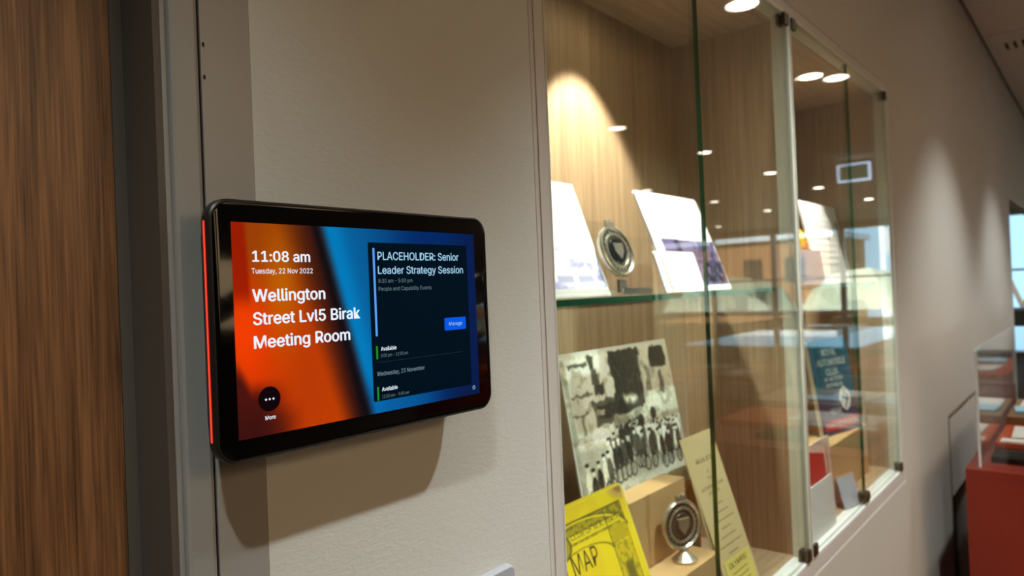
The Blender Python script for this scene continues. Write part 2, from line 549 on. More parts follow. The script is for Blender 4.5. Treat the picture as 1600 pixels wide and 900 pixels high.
# ------------------------------------------------------------------ display cases
def make_case(x0, x1, label, prev, joint, slots):
    """x0..x1 clear opening; wooden box behind a painted liner, two glass doors in front"""
    zb, zt, yb = 0.925, 1.952, 0.235
    o = thing('display_case', label, 'display case', ((x0 + x1) / 2, 0.0, zb))
    S = o.location
    def part(n, b, m, p=None, **k): return finish(b, n, m, p or o, shift=S, **k)
    # painted liner
    bm = BM()
    t = 0.0080
    box(bm, x0 - (0.002 if prev else 0.003), x0, 0.0, 0.031, zb, zt)
    box(bm, x1, x1 + (t if not prev else 0.008), 0.0, 0.031, zb, zt)
    sl = BM(); box(sl, x0, x1, 0.0, 0.031, zb - 0.0008, zb + 0.004); part('sill', sl, M_white)  # sill whiter than the liner: strong lamplight put into its colour
    box(bm, x0, x1, 0.0, 0.031, zt - 0.004, zt + 0.0008)
    part('liner', bm, M_liner)
    part('back_panel', bbox_mesh(x0 - .0015, x1 + .010, yb, yb + 0.012, zb, zt), M_oak)
    if not prev:
        part('panel_joint', bbox_mesh(0.8325, 0.8335, yb - 0.0012, yb, zb + .007, zt - .007), M_bronze)
    part('side_panel', bbox_mesh(x0 - .0015, x0 + 0.006, 0.0312, yb, zb + .006, zt - .006), M_oak)
    part('side_panel', bbox_mesh(x1 + .002, x1 + 0.010, 0.0312, yb, zb + .006, zt - .006), M_oak)
    part('floor_panel', bbox_mesh(x0 - .0015, x1 + .010, 0.0312, yb, zb - .004, zb + 0.006), M_oak_x)
    part('ceiling_panel', bbox_mesh(x0 - .0015, x1 + .010, 0.0312, yb, zt - 0.006, zt + .004), M_oak_x)
    # glass shelf
    bm = BM()
    fs = box(bm, x0 + 0.007, x1 + 0.001, 0.045, yb - 0.003, 1.431, 1.439)
    for i in (2, 3, 4, 5): fs[i].material_index = 1
    part('glass_shelf', bm, [M_glass, M_gedge])
    for yy in (0.07, 0.205):
        for xx in (x0 + 0.0065, x1 - 0.0045):
            bm = BM(); box(bm, xx, xx + 0.006, yy - 0.004, yy + 0.004, 1.4235, 1.4308)
            part('shelf_pin', bm, M_steel)
    # glass doors, hung flush with the wall
    gx0 = x0 + 0.001
    gx1 = x1 - 0.001
    for k, (a, b) in enumerate(((gx0, joint - 0.0012), (joint + 0.0012, gx1))):
        bm = BM()
        fs = box(bm, a, b, 0.0025, 0.0085, 0.9295, 1.9475)
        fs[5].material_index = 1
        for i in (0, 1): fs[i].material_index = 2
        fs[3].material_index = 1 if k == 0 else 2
        g = part('glass_door', bm, [M_glass, M_gedge, M_gedge_pale])
        hx = a + 0.010 if k == 0 else b - 0.010
        for hz in (0.940, 1.9375):
            bm = BM()
            box(bm, hx - 0.0105, hx + 0.0105, -0.0035, 0.0023, hz - 0.0105, hz + 0.0105)
            box(bm, hx - 0.0105, hx + 0.0105, 0.0087, 0.014, hz - 0.0105, hz + 0.0105)
            bevel_all(bm, 0.0012, 1)
            part('hinge_clamp', bm, M_bronze, g)
    # lock at the meeting edges
    bm = BM()
    lathe(bm, [(0.013, -0.005), (0.0145, -0.0035), (0.0145, 0.0023)], 20, 'y', joint, 0, 0.948)
    box(bm, joint - 0.012, joint + 0.010, 0.0087, 0.016, 0.935, 0.958)
    if prev: part('lock', bm, M_bronze)
    else: bm.free()
    return o

case_a = make_case(0.599, 1.360, 'nearer wood-lined wall display case with badges, yellow map and group photograph', False, 0.9745, None)
case_b = make_case(1.3785, 2.131, 'farther wood-lined wall display case with teal book, beyond the narrow cream post', True, 1.768, None)
# post between the two cases
struct('trim_7', bbox_mesh(1.3686, 1.3762, 0.0, 0.030, 0.9245, 1.9525), plain('post_paint', (158, 154, 142), 0.5))

def case_lamp(x, label, yl=0.108):
    t = thing('recessed_spotlight', label, 'light', (x, yl, 1.9445), group='spotlights in the case ceilings')
    bm = BM(); lathe(bm, [(0.0, 0.0), (0.026, 0.0), (0.026, 0.0012), (0.0, 0.0012)], 28)
    finish(bm, 'diffuser', M_caseglow, t)
    bm = BM()
    lathe(bm, [(0.0265, 0.0), (0.0325, 0.0), (0.0325, 0.0013), (0.0265, 0.0013)], 28)
    finish(bm, 'bezel', M_white_trim, t)
    ld = bpy.data.lights.new('case_spot', 'SPOT')
    ld.energy = CASE_LAMP * (1.5 if x > 1.4 else 1.0); ld.spot_size = R(77); ld.spot_blend = 0.35
    ld.shadow_soft_size = 0.012; ld.color = (1.0, 0.93, 0.82)
    lo = bpy.data.objects.new('case_spot', ld); COL.objects.link(lo)
    lo.parent = t; lo.location = (0, 0, -0.004); lo.rotation_euler = (R(8), 0, 0)
case_lamp(1.000, 'round recessed spotlight lighting the nearer display case from above')
case_lamp(1.800, 'round recessed spotlight glowing in ceiling of farther display case', 0.092)

# ------------------------------------------------------------------ corridor downlights
def downlight(x, y, label, energy, group='ceiling downlights'):
    t = thing('downlight', label, 'light', (x, y, CEIL - 0.004), group=group)
    bm = BM(); lathe(bm, [(0.0, 0.001), (0.062, 0.001), (0.062, 0.0035), (0.0, 0.0035)], 28)
    finish(bm, 'diffuser', M_lampglow, t)
    bm = BM()
    pr = [(0.063, 0.0005), (0.078, 0.0005), (0.080, 0.0035), (0.063, 0.0035), (0.063, 0.0005)]
    rings = [[bm.verts.new((r * math.cos(2*math.pi*k/28), r * math.sin(2*math.pi*k/28), h)) for k in range(28)] for r, h in pr[:-1]]
    for i in range(4):
        A, B = rings[i], rings[(i + 1) % 4]
        for k in range(28): bm.faces.new([A[k], A[(k+1) % 28], B[(k+1) % 28], B[k]])
    bmesh.ops.recalc_face_normals(bm, faces=bm.faces[:])
    finish(bm, 'bezel', M_white_trim, t)
    ld = bpy.data.lights.new('down_spot', 'SPOT')
    ld.energy = energy; ld.spot_size = R(94); ld.spot_blend = 0.55
    ld.shadow_soft_size = 0.03; ld.color = (0.91, 1.0, 1.0)
    lo = bpy.data.objects.new('down_spot', ld); COL.objects.link(lo)
    lo.parent = t; lo.location = (0, 0, -0.006)
GEN = 'round white ceiling downlight out in the room, seen only as a reflection in the glass'
downlight(-0.33, -0.67, 'round ceiling downlight nearest the wood door', LAMP * 0.48)
downlight(1.23, -0.67, 'round ceiling downlight just in front of the nearer display case', LAMP)
downlight(2.95, -0.69, 'round ceiling downlight over the corridor wall just past the cases', LAMP * 0.55)
downlight(4.42, -0.72, 'round ceiling downlight near the linear air vent', LAMP * 0.55)
downlight(5.95, -0.70, 'round ceiling downlight past the end of the wall', LAMP * .4)
for x, y, l in ((4.53, -2.27, 'reflected downlight shining on the bright oak back of the nearer case'),
             (5.97, -2.26, 'reflected downlight split by the green glass edge'),
             (7.70, -2.30, 'reflected downlight hidden behind the cream post'),
             (9.48, -2.33, 'reflected downlight above the white board in the farther case'),
             (11.58, -2.24, 'reflected downlight right of the glass joint in the farther case'),
             (7.70, -3.80, 'reflected downlight seen above the slanted printed board'),
             (9.64, -3.80, 'left one of two small reflected downlights right of the green edge'),
             (11.7, -3.80, 'right one of two small reflected downlights left of the cream post'),
             (13.86, -5.60, 'smallest, lowest and faintest reflected downlight beside the green edge')):
    downlight(x, y, l, LAMP * 0.35)
where = ('front row, door side', 'front row, far from the door', 'back row, door side', 'back row, far from the door')  # bodies for the added fill panels
for (x, y), wh in zip(FILL_PANELS, where):
    t = thing('added_fill_panel', 'added square warm fill panel, unseen behind the camera, ' + wh, 'light', (x, y, CEIL - 0.022), group='added fill panels behind the camera')
    bm = BM(); box(bm, -.55, .55, -.55, .55, 0, .006); finish(bm, 'diffuser', plain('fill_diffuser', (255, 230, 190), .5, emit=(255, 214, 158), estr=3.0) if 'fill_diffuser' not in bpy.data.materials else bpy.data.materials['fill_diffuser'], t)
    bm = BM()
    box(bm, -.6, -.5505, -.6, .6, 0, .0215); box(bm, .5505, .6, -.6, .6, 0, .0215); box(bm, -.55, .55, -.6, -.5505, 0, .0215); box(bm, -.55, .55, .5505, .6, 0, .0215)
    finish(bm, 'frame', M_white_trim, t)

# linear air vent in the ceiling
v = thing('air_vent', 'short row of dark slots of an air vent in the ceiling at right', 'vent', (4.51, -0.17, CEIL - 0.003))
bm = BM(); box(bm, -0.085, 0.085, -0.24, 0.115, 0.0, 0.0028); finish(bm, 'face_plate', M_ceil, v)
for k in range(9):
    y = 0.085 - k * 0.036
    bm = BM(); box(bm, -0.07, 0.07, y - 0.007, y + 0.007, -0.0012, 0.0); finish(bm, 'slot', M_black_gap, v)

# ------------------------------------------------------------------ booking tablet on the wall
T = 0.0352
tb = thing('meeting_room_display', 'black wall-mounted meeting room touchscreen beside the door frame, showing 11:08 am', 'screen', (0.3315, 0.0, 1.353))
S = tb.location
X0, X1, Z0, Z1 = 0.2085, 0.4545, 1.3528, 1.5145
def ins(d, r): return rr(X0 + d, X1 - d, Z0 + d, Z1 - d, r, 10)
bm = BM()
loft(bm, [(-T + 0.0004, ins(0.0012, 0.0125)), (-T + 0.0014, ins(0.0002, 0.0132)), (-T + 0.0030, ins(0.0, 0.0135)),
          (-T + 0.0085, ins(0.0, 0.0135)), (-T + 0.0120, ins(0.0012, 0.0135)), (-T + 0.0170, ins(0.0042, 0.013)),
          (-T + 0.0250, ins(0.0095, 0.011)), (-T + 0.0255, ins(0.0100, 0.011))])
finish(bm, 'housing', M_black, tb, smooth=True, shift=S)
bm = BM()
loft(bm, [(-T + 0.0257, ins(0.0104, 0.011)), (-0.0002, ins(0.0104, 0.011))])
finish(bm, 'wall_bracket', M_black, tb, smooth=True, shift=S)
bm = BM()
loft(bm, [(-T, ins(0.0022, 0.012)), (-T + 0.00038, ins(0.0018, 0.012))])
finish(bm, 'front_glass', M_blackglass, tb, smooth=True, shift=S)
# red light bar along the left edge
bm = BM()
bm2 = rr(-T + 0.0054, -T + 0.0070, 1.3672, 1.5008, 0.00079, 5)
prism(bm, bm2, X0 - 0.0003, X0 + 0.0004, 'x')
finish(bm, 'light_bar', M_led, tb, shift=S)

# screen picture
H, W = 170, 270
u = np.linspace(0, 1, W)[None, :].repeat(H, 0); vv = np.linspace(0, 1, H)[:, None].repeat(W, 1)
ub = (0.285 + 0.17 * vv ** 1.0)             # the dark sweep between orange and blue
s = u - ub
def mixc(a, b, t): return a * (1 - t[..., None]) + b * t[..., None]
A = lambda *c: np.array(c, float)
# warm side: bright along a vertical glow, darker towards the sweep and the bottom
warm = mixc(mixc(A(150, 60, 4), A(186, 62, 0), sm(0.25, 0.7, vv)) , A(206, 52, 0) + 0 * u[..., None], sm(0.4, 0.0, u) * sm(0.15, 0.5, vv))
glow = np.exp(-((u - 0.15) / 0.06) ** 2 - ((vv - 0.32) / 0.28) ** 2)
warm = mixc(warm, A(196, 106, 0), glow * 0.75)
glow2 = np.exp(-((u - 0.03) / 0.07) ** 2 - ((vv - 0.52) / 0.22) ** 2)
warm = mixc(warm, A(242, 62, 0), glow2)
glow3 = np.exp(-((u - 0.23) / 0.07) ** 2 - ((vv - 0.80) / 0.22) ** 2)
warm = mixc(warm, A(176, 56, 6), glow3 * .6)
warm = mixc(warm, A(150, 22, 0), sm(0.050, 0.032, u - 0.03 * vv) * sm(0.42, 0.3, vv) * 0.85)
warm = mixc(warm, A(34, 12, 16), sm(-0.16 + 0.04 * vv, -0.02, s) * (0.75 + .2 * vv))
warm = mixc(warm, A(48, 10, 14), sm(0.72, 0.84, vv + 0.10 * sm(0.05, 0.0, u)) * sm(0.19, 0.06, u) * 0.85)  # dark-red reflection in the glass, painted into the lower left of the picture
warm = mixc(warm, A(52, 14, 12), sm(0.82, 0.97, vv) * sm(0.24, 0.12, u) * 0.6)
cold = mixc(A(4, 92, 150) + 0 * u[..., None], A(0, 122, 186) + 0 * u[..., None], np.exp(-((s - 0.05) / 0.05) ** 2))
cold = mixc(cold, A(0, 34, 96), sm(0.12, 0.45, s + .15 * vv * 0 ) * .9)
cold = mixc(cold, A(8, 20, 62), sm(0.5, 0.75, s + 0.25 * vv) * 0.7)
cold = mixc(cold, A(4, 90, 160), np.exp(-((u - 0.55) / 0.16) ** 2 - ((vv - 1.0) / 0.16) ** 2) * 0.7)
cold = mixc(cold, A(4, 44, 84), sm(0.75, 1.0, vv) * sm(0.5, 0.4, u) * 0.7)
img = mixc(warm, cold, sm(-0.012, 0.045 + 0.0, s))
img = mixc(img, A(4, 8, 16), np.exp(-((s + 0.006) / 0.018) ** 2) * 0.75)
scr = print_grid(img, 0.2222, 0.4382, 1.3668, 1.5002, -T - 0.00004, M_screen, 'screen', tb, shift=S)
YT = -T - 0.00022
def flat(bm, pts, y): bm.faces.new([bm.verts.new((x, y, z)) for x, z in pts])
def sq(name, x0, x1, z0, z1, r, m, y=YT, parent=None):
    bm = BM(); flat(bm, rr(x0, x1, z0, z1, r, 4), y)
    bmesh.ops.recalc_face_normals(bm, faces=bm.faces[:])
    for f in bm.faces:
        f.normal_update()
        if f.normal.y > 0: f.normal_flip()
    return finish(bm, name, m, parent or scr, shift=S)
sq('agenda_panel', 0.3262, 0.4290, 1.3752, 1.4905, 0.0012, M_panelbg, -T - 0.00012)
sq('event_bar', 0.3302, 0.3321, 1.4222, 1.4866, 0.0008, M_bluebar)
sq('button', 0.4001, 0.4246, 1.4218, 1.4318, 0.0010, M_btn)
sq('status_bar', 0.3300, 0.3317, 1.4057, 1.4152, 0.0002, M_green)
sq('status_bar', 0.3295, 0.3312, 1.3757, 1.3856, 0.0002, M_green)
sq('divider_line', 0.3300, 0.4200, 1.4031, 1.4035, 0.0001, M_hair)
bm = BM(); flat(bm, [(0.2437 + 0.0078 * math.cos(a), 1.3893 + 0.0078 * math.sin(a)) for a in [2*math.pi*k/32 for k in range(32)]], -T - 0.00012)
for f in bm.faces:
    f.normal_update()
    if f.normal.y > 0: f.normal_flip()
finish(bm, 'menu_disc', M_circ, scr, shift=S)
for dx in (-0.0026, 0.0, 0.0026):
    bm = BM(); flat(bm, [(0.2438 + dx + 0.0007 * math.cos(a), 1.3891 + 0.0007 * math.sin(a)) for a in [2*math.pi*k/12 for k in range(12)]], YT)
    finish(bm, 'menu_dot', M_white_txt, scr, shift=S)
# settings cog
bm = BM()
pts = []
for k in range(32):
    a = 2 * math.pi * k / 32
    r = 0.00195 if (k // 2) % 2 == 0 else 0.0015
    pts.append((0.4313 + r * math.cos(a), 1.3724 + r * math.sin(a)))
flat(bm, pts, YT); finish(bm, 'settings_icon', M_midtxt, scr, shift=S)
bm = BM(); flat(bm, [(0.4313 + 0.0007 * math.cos(a), 1.3724 + 0.0007 * math.sin(a)) for a in [2*math.pi*k/12 for k in range(12)]], YT - 0.00003)
finish(bm, 'settings_icon', M_panelbg, scr, shift=S)
for (txt, a, b, z, cap, m, bo) in (
    ("11:08 am", 0.2357, 0.2772, 1.4760, 0.0066, M_white_txt, 0.022),
    ("Tuesday, 22 Nov 2022", 0.2347, 0.2790, 1.4684, 0.0033, M_white_txt, 0.006),
    ("Wellington", 0.2348, 0.2880, 1.4509, 0.0076, M_white_txt, 0.022),
    ("Street Lvl5 Birak", 0.2347, 0.3166, 1.4364, 0.0076, M_white_txt, 0.022),
    ("Meeting Room", 0.2347, 0.3073, 1.4217, 0.0076, M_white_txt, 0.022),
    ("PLACEHOLDER: Senior", 0.3347, 0.4189, 1.4779, 0.0058, M_paleblue, 0.010),
    ("Leader Strategy Session", 0.3346, 0.4236, 1.4676, 0.0056, M_paleblue, 0.010),
    ("8:30 am - 5:00 pm", 0.3346, 0.3676, 1.4611, 0.0028, M_greytxt, 0.0),
    ("People and Capability Events", 0.3345, 0.3874, 1.4552, 0.0029, M_greytxt, 0.0),
    ("Manage", 0.4052, 0.4200, 1.4255, 0.0028, M_paleblue, 0.0),
    ("Available", 0.3345, 0.3492, 1.4114, 0.0029, M_white_txt, 0.01),
    ("5:00 pm - 12:00 am", 0.3342, 0.3603, 1.4067, 0.0024, M_greytxt, 0.0),
    ("Wednesday, 23 November", 0.3300, 0.3767, 1.3934, 0.0031, M_midtxt, 0.0),
    ("Available", 0.3340, 0.3487, 1.3820, 0.0029, M_white_txt, 0.01),
    ("12:00 am - 9:00 am", 0.3339, 0.3597, 1.3769, 0.0024, M_greytxt, 0.0),
    ("More", 0.2403, 0.2474, 1.3764, 0.0025, M_white_txt, 0.012)):
    text_part(txt, a, b, z, cap, YT - 0.00006, m, scr, 'screen_text', bo, shift=S)

# switch plate at the bottom edge of the picture
sw = thing('switch_plate', 'pale grey switch plate low on the wall under the touchscreen', 'switch', (0.451, 0.0, 1.122))
bm = BM()
loft(bm, [(-0.0075, rr(0.3960, 0.5060, 1.1235, 1.1945, 0.0055, 6)), (-0.0062, rr(0.3950, 0.5070, 1.1225, 1.1955, 0.006, 6)), (-0.0002, rr(0.3945, 0.5075, 1.1220, 1.1960, 0.006, 6))])
finish(bm, 'plate', M_switch, sw, smooth=True, shift=sw.location)
for k in range(2):
    cx = 0.425 + 0.05 * k
    bm = BM(); box(bm, cx - 0.012, cx + 0.012, -0.0105, -0.0078, 1.140, 1.178); bevel_all(bm, 0.001, 1)
    finish(bm, 'rocker', M_white, sw, shift=sw.location)

# ------------------------------------------------------------------ things in the nearer case
def board(name, label, cat, x0, x1, y, z, w=None, top=None, thick=0.004, rz=0.0, group=None):
    """empty at the bottom edge centre, leaned back so that the top (y,z) is reached. returns (obj, width, height)"""
    ty, tz = top
    a = math.atan2(ty - y, tz - z)
    h = math.hypot(ty - y, tz - z)
    o = thing(name, label, cat, ((x0 + x1) / 2, y, z), (-a, 0, rz), group)
    return o, (x1 - x0), h

SH = 1.4405
# 1: printed board at left of the shelf
def car_print(h, w, seed, dark=False):
    rng = np.random.default_rng(seed)
    n = vnoise(h, w, 9, 7, rng) * .5 + vnoise(h, w, 22, 16, rng) * .3 + vnoise(h, w, 50, 36, rng) * .2
    return n
o, w, h = board('printed_board', 'pale printed board leaning at the left end of the upper shelf in nearer case', 'board', 0.645, 0.864, 0.098, SH, top=(0.158, 1.606))
bm = BM(); box(bm, -w/2, w/2, 0, 0.003, 0, h); finish(bm, 'card', M_white, o)
n = car_print(90, 110, 3); y_ = np.linspace(0, 1, 90)[:, None]; x_ = np.linspace(0, 1, 110)[None, :]
base = np.full((90, 110, 3), 246.0); t = sm(0.45, 0.75, n) * sm(0.25, 0.9, y_ + 0 * x_) * 0.9
img = base * (1 - t[..., None]) + A(150, 146, 200) * t[..., None]
t2 = sm(0.86, 0.9, y_) * sm(0.97, 0.93, y_) * (np.abs(np.sin(x_ * 14)) > 0.35)
img = img * (1 - 0.5 * t2[..., None]) + A(110, 108, 170) * 0.5 * t2[..., None]
print_grid(img, -w/2 + .004, w/2 - .004, 0.012, h - .004, -0.0002, M_matteprint, 'picture', o)
bm = BM(); box(bm, -w/2 + .03, w/2 - .012, -0.022, -0.001, 0.0, 0.003); finish(bm, 'foot_ledge', M_acrylic, o)

# clear stand + round badge
o = thing('badge_stand', 'clear acrylic stand holding the round badge on the upper shelf', 'stand', (0.905, 0.132, SH))
bm = BM(); box(bm, -0.040, 0.040, 0.0, 0.003, 0.0, 0.118)
bmesh.ops.rotate(bm, verts=bm.verts[:], cent=(0, 0, 0), matrix=Matrix.Rotation(R(-14), 3, 'X')); finish(bm, 'back_plate', M_acrylic, o)
bm = BM(); box(bm, -0.040, 0.040, -0.052, -0.001, 0.0, 0.003); finish(bm, 'foot', M_acrylic, o)
bm = BM(); box(bm, -0.040, 0.040, -0.055, -0.0525, 0.0, 0.009); finish(bm, 'lip', M_steel, o)
bm = BM(); box(bm, -0.011, 0.011, -0.030, -0.026, 0.003, 0.022); finish(bm, 'upright', M_steel, o)

def round_badge(loc, rot, label, r, foot=False):
    o = thing('car_badge', label, 'badge', loc, rot)
    cz = r * (1.0 if not foot else 1.42)
    bm = BM()
    prof = [(r, 0.004), (r, 0.0), (r * 0.96, -0.003), (r * 0.90, -0.0035), (r * 0.84, -0.001)]
    lathe(bm, prof + [(r * 0.84, 0.004)], 48, 'y', 0, 0, cz)
    finish(bm, 'rim', M_chrome, o, smooth=True)
    bm = BM(); lathe(bm, [(r * 0.838, 0.0012), (r * 0.838, -0.0004), (0, -0.0004)], 40, 'y', 0, 0, cz)
    finish(bm, 'enamel', plain('badge_enamel', (164, 158, 138) if not foot else (118, 110, 96), 0.2, 0.7), o)
    for rad in (0.58,):
        bm = BM()
        n = 48; rings = []
        for rr_, h_ in ((rad * r, -0.0008), (rad * r + .0012, -0.003), (rad * r + .004, -0.003), (rad * r + .0052, -0.0008)):
            rings.append([bm.verts.new((rr_ * math.cos(2*math.pi*k/n), h_, cz + rr_ * math.sin(2*math.pi*k/n))) for k in range(n)])
        for Aa, Bb in zip(rings, rings[1:]):
            for k in range(n): bm.faces.new([Aa[k], Aa[(k+1) % n], Bb[(k+1) % n], Bb[k]])
        bmesh.ops.recalc_face_normals(bm, faces=bm.faces[:])
        finish(bm, 'inner_ring', M_chrome, o, smooth=True)
    # raised ticks as lettering-like relief round the ring
    for k in range(22):
        a = 2 * math.pi * k / 22
        bm = BM(); box(bm, -0.0009, 0.0009, -0.0022, -0.0004, r * .685, r * .80)
        bmesh.ops.rotate(bm, verts=bm.verts[:], cent=(0, 0, 0), matrix=Matrix.Rotation(a, 3, 'Y'))
        bmesh.ops.translate(bm, verts=bm.verts[:], vec=(0, 0, cz))
        finish(bm, 'relief_mark', M_chrome, o)
    # dark centre emblem with a small shield
    bm = BM(); lathe(bm, [(r * .5, -0.0005), (r * .46, -0.0032), (0, -0.0036)], 32, 'y', 0, 0, cz)
    finish(bm, 'centre_boss', plain('badge_centre', (40, 44, 46) if not foot else (150, 142, 126), 0.25, 0.5 if not foot else .9), o, smooth=True)
    bm = BM()
    q = r * .3
    prism(bm, [(-q, q * .9 + cz), (q, q * .9 + cz), (q * .9, -q * .2 + cz), (0, -q * 1.2 + cz), (-q * .9, -q * .2 + cz)], -0.0055, -0.003, 'y')
    finish(bm, 'shield', M_chrome, o)
    bm = BM()
    # crest on the top of the rim
    prism(bm, [(-r * .30, cz + r * .96), (-r * .24, cz + r * 1.22), (-r * .12, cz + r * 1.10), (0, cz + r * 1.28), (r * .12, cz + r * 1.10), (r * .24, cz + r * 1.22), (r * .30, cz + r * .96)][::-1], -0.0025, 0.002, 'y')
    finish(bm, 'crest', M_chrome, o)
    if foot:
        bm = BM()
        lathe(bm, [(r * .50, 0.0), (r * .52, 0.003), (r * .36, 0.008), (r * .17, 0.014), (r * .13, r * .40), (r * .17, cz - r * .985)], 28, 'z', 0, 0, 0)
        finish(bm, 'foot', M_chrome, o, smooth=True)
    return o
round_badge((0.902, 0.098, SH + 0.026), (R(-17), 0, R(-3)), 'round silver car badge with dark centre leaning on the clear stand', 0.040)

# 2: large printed board
o, w, h = board('printed_board', 'large white board with purple car photograph leaning at right of the upper shelf', 'board', 1.008, 1.232, 0.0745, SH, top=(0.139, 1.608))
bm = BM(); prism(bm, rr(-w/2, w/2, 0, h, 0.006, 5), 0.0, 0.004, 'y'); finish(bm, 'card', M_white, o, smooth=False)
hh, ww = 110, 150
y_ = np.linspace(0, 1, hh)[:, None] + np.zeros((1, ww)); x_ = np.linspace(0, 1, ww)[None, :] + np.zeros((hh, 1))
n = vnoise(hh, ww, 16, 24, RNG) * .6 + vnoise(hh, ww, 40, 60, RNG) * .4
img = np.full((hh, ww, 3), 240.0)
def ov(img, mask, col, a=1.0):
    t = (np.clip(mask, 0, 1) * a)[..., None]; return img * (1 - t) + np.array(col, float) * t
pic = sm(0.50, 0.515, y_) * sm(0.10, 0.11, x_)
img = ov(img, pic, (206, 200, 222))
img = ov(img, pic * sm(0.35, 0.7, n), (118, 106, 150))
def rect(a, b, c, d, e=.01): return sm(a - e, a + e, x_) * sm(b + e, b - e, x_) * sm(c - e, c + e, y_) * sm(d + e, d - e, y_)
img = ov(img, rect(0.10, 0.36, 0.50, 0.72), (176, 166, 200))
img = ov(img, rect(0.30, 0.38, 0.50, 0.74), (66, 50, 92))
img = ov(img, rect(0.10, 0.95, 0.72, 0.76), (110, 92, 140))
img = ov(img, rect(0.40, 0.60, 0.53, 0.64), (190, 184, 210))
img = ov(img, rect(0.55, 0.98, 0.62, 0.69), (130, 120, 150))
for cx in (0.30, 0.74, 0.9):
    d = np.hypot((x_ - cx) / 0.09, (y_ - 0.86) / 0.12)
    img = ov(img, sm(1.0, .9, d), (54, 46, 76)); img = ov(img, sm(.6, .5, d), (206, 200, 216)); img = ov(img, sm(.25, .2, d), (60, 52, 80))
img = ov(img, rect(0.6, 0.98, 0.78, 0.96) * sm(0.45, 0.6, n), (44, 40, 60))
img = np.where(img.min(-1, keepdims=True) > 232, img, img * np.array([.56, .50, .62]))
print_grid(img, -w/2 + .006, w/2 - .002, 0.010, h - .004, -0.0002, M_matteprint, 'picture', o)

# 3: blank white card in front
o, w, h = board('blank_card', 'small blank white card standing in front of the purple car board', 'card', 0.935, 1.068, 0.0485, SH, top=(0.068, 1.503))
bm = BM(); prism(bm, rr(-w/2, w/2, 0, h, 0.004, 4), 0.0, 0.003, 'y'); tagc = finish(bm, 'card', M_white, o)
bm = BM(); box(bm, -0.008, 0.008, 0.0032, 0.009, 0.0, 0.03); finish(bm, 'prop', M_white, o)

# 4: group photograph
ZF = 0.9315
blk = BM(); box(blk, 0.868, 1.205, 0.142, 0.228, ZF, 1.094); bevel_all(blk, 0.006, 3)
ob = finish(blk, 'riser_block', M_tan, smooth=True)
tag(ob, 'low brown fabric block hidden behind, carrying the group photograph', 'block')
o, w, h = board('group_photograph', 'large black-and-white street photograph of a crowd of cyclists leaning on a block', 'photograph', 0.866, 1.209, 0.157, 1.0955, top=(0.201, 1.352))
bm = BM(); box(bm, -w/2, w/2, 0, 0.003, 0, h); finish(bm, 'mount_board', M_cover_white, o)
hh, ww = 230, 290
rng = np.random.default_rng(5)
y_ = np.linspace(0, 1, hh)[:, None] + np.zeros((1, ww)); x_ = np.linspace(0, 1, ww)[None, :] + np.zeros((hh, 1))
def gray(v): return (v, v * 0.985, v * 0.90)
img = np.zeros((hh, ww, 3)) + np.array(gray(186))
n1 = vnoise(hh, ww, 10, 14, rng); n2_ = vnoise(hh, ww, 60, 80, rng); n3 = vnoise(hh, ww, 26, 34, rng)
# white building fronts left
xo_, yo_ = x_, y_
x_ = x_ + (n1 - .5) * .035 + (n3 - .5) * .018; y_ = y_ + (n3 - .5) * .025
img = ov(img, rect(0.03, 0.42, 0.02, 0.54), gray(212))
for (a, b, c, d, g) in ((0.05, 0.20, 0.05, 0.075, 70), (0.21, 0.26, 0.02, 0.10, 50), (0.22, 0.30, 0.10, 0.20, 70), (0.24, 0.33, 0.20, 0.27, 48),
                        (0.04, 0.22, 0.24, 0.255, 90), (0.28, 0.40, 0.02, 0.14, 214), (0.20, 0.40, 0.30, 0.46, 80), (0.24, 0.40, 0.33, 0.42, 56),
                        (0.03, 0.16, 0.36, 0.37, 80), (0.10, 0.115, 0.36, 0.54, 120), (0.05, 0.36, 0.49, 0.545, 224), (0.22, 0.30, 0.36, 0.40, 176),
                        (0.40, 0.70, 0.01, 0.42, 44), (0.40, 0.47, 0.28, 0.44, 56), (0.68, 0.80, 0.06, 0.42, 190), (0.72, 0.77, 0.16, 0.32, 120),
                        (0.80, 0.96, 0.02, 0.17, 40), (0.82, 0.95, 0.22, 0.42, 180), (0.86, 0.90, 0.20, 0.36, 90), (0.36, 0.66, 0.42, 0.545, 176),
                        (0.37, 0.60, 0.44, 0.535, 150), (0.66, 0.84, 0.40, 0.47, 214), (0.62, 0.74, 0.46, 0.52, 220), (0.76, 0.98, 0.36, 0.43, 205)):
    img = ov(img, rect(a, b, c, d, .006), gray(g), .9)
# crooked roof line light patch in the dark tree mass
img = ov(img, sm(0.05, 0.0, np.abs(y_ - 0.33 - 0.5 * (x_ - .5) * 0.4)) * rect(0.49, 0.60, 0.28, 0.41), gray(220), .9)
img = ov(img, rect(0.02, 0.98, 0.02, 0.54) * sm(.55, .8, n3), gray(80), .35)
x_, y_ = xo_, yo_
# lettering-like strokes on the street sign
for k in range(9):
    img = ov(img, rect(0.39 + k * .022, 0.40 + k * .022, 0.46 + .01 * (k % 2), 0.51, .003), gray(70), .8)
# road
img = ov(img, sm(0.54, 0.60, y_), gray(150)); img = ov(img, sm(0.80, 0.88, y_), gray(186))
img = ov(img, sm(0.55, 0.62, y_) * sm(.5, .8, n1), gray(120), .5)
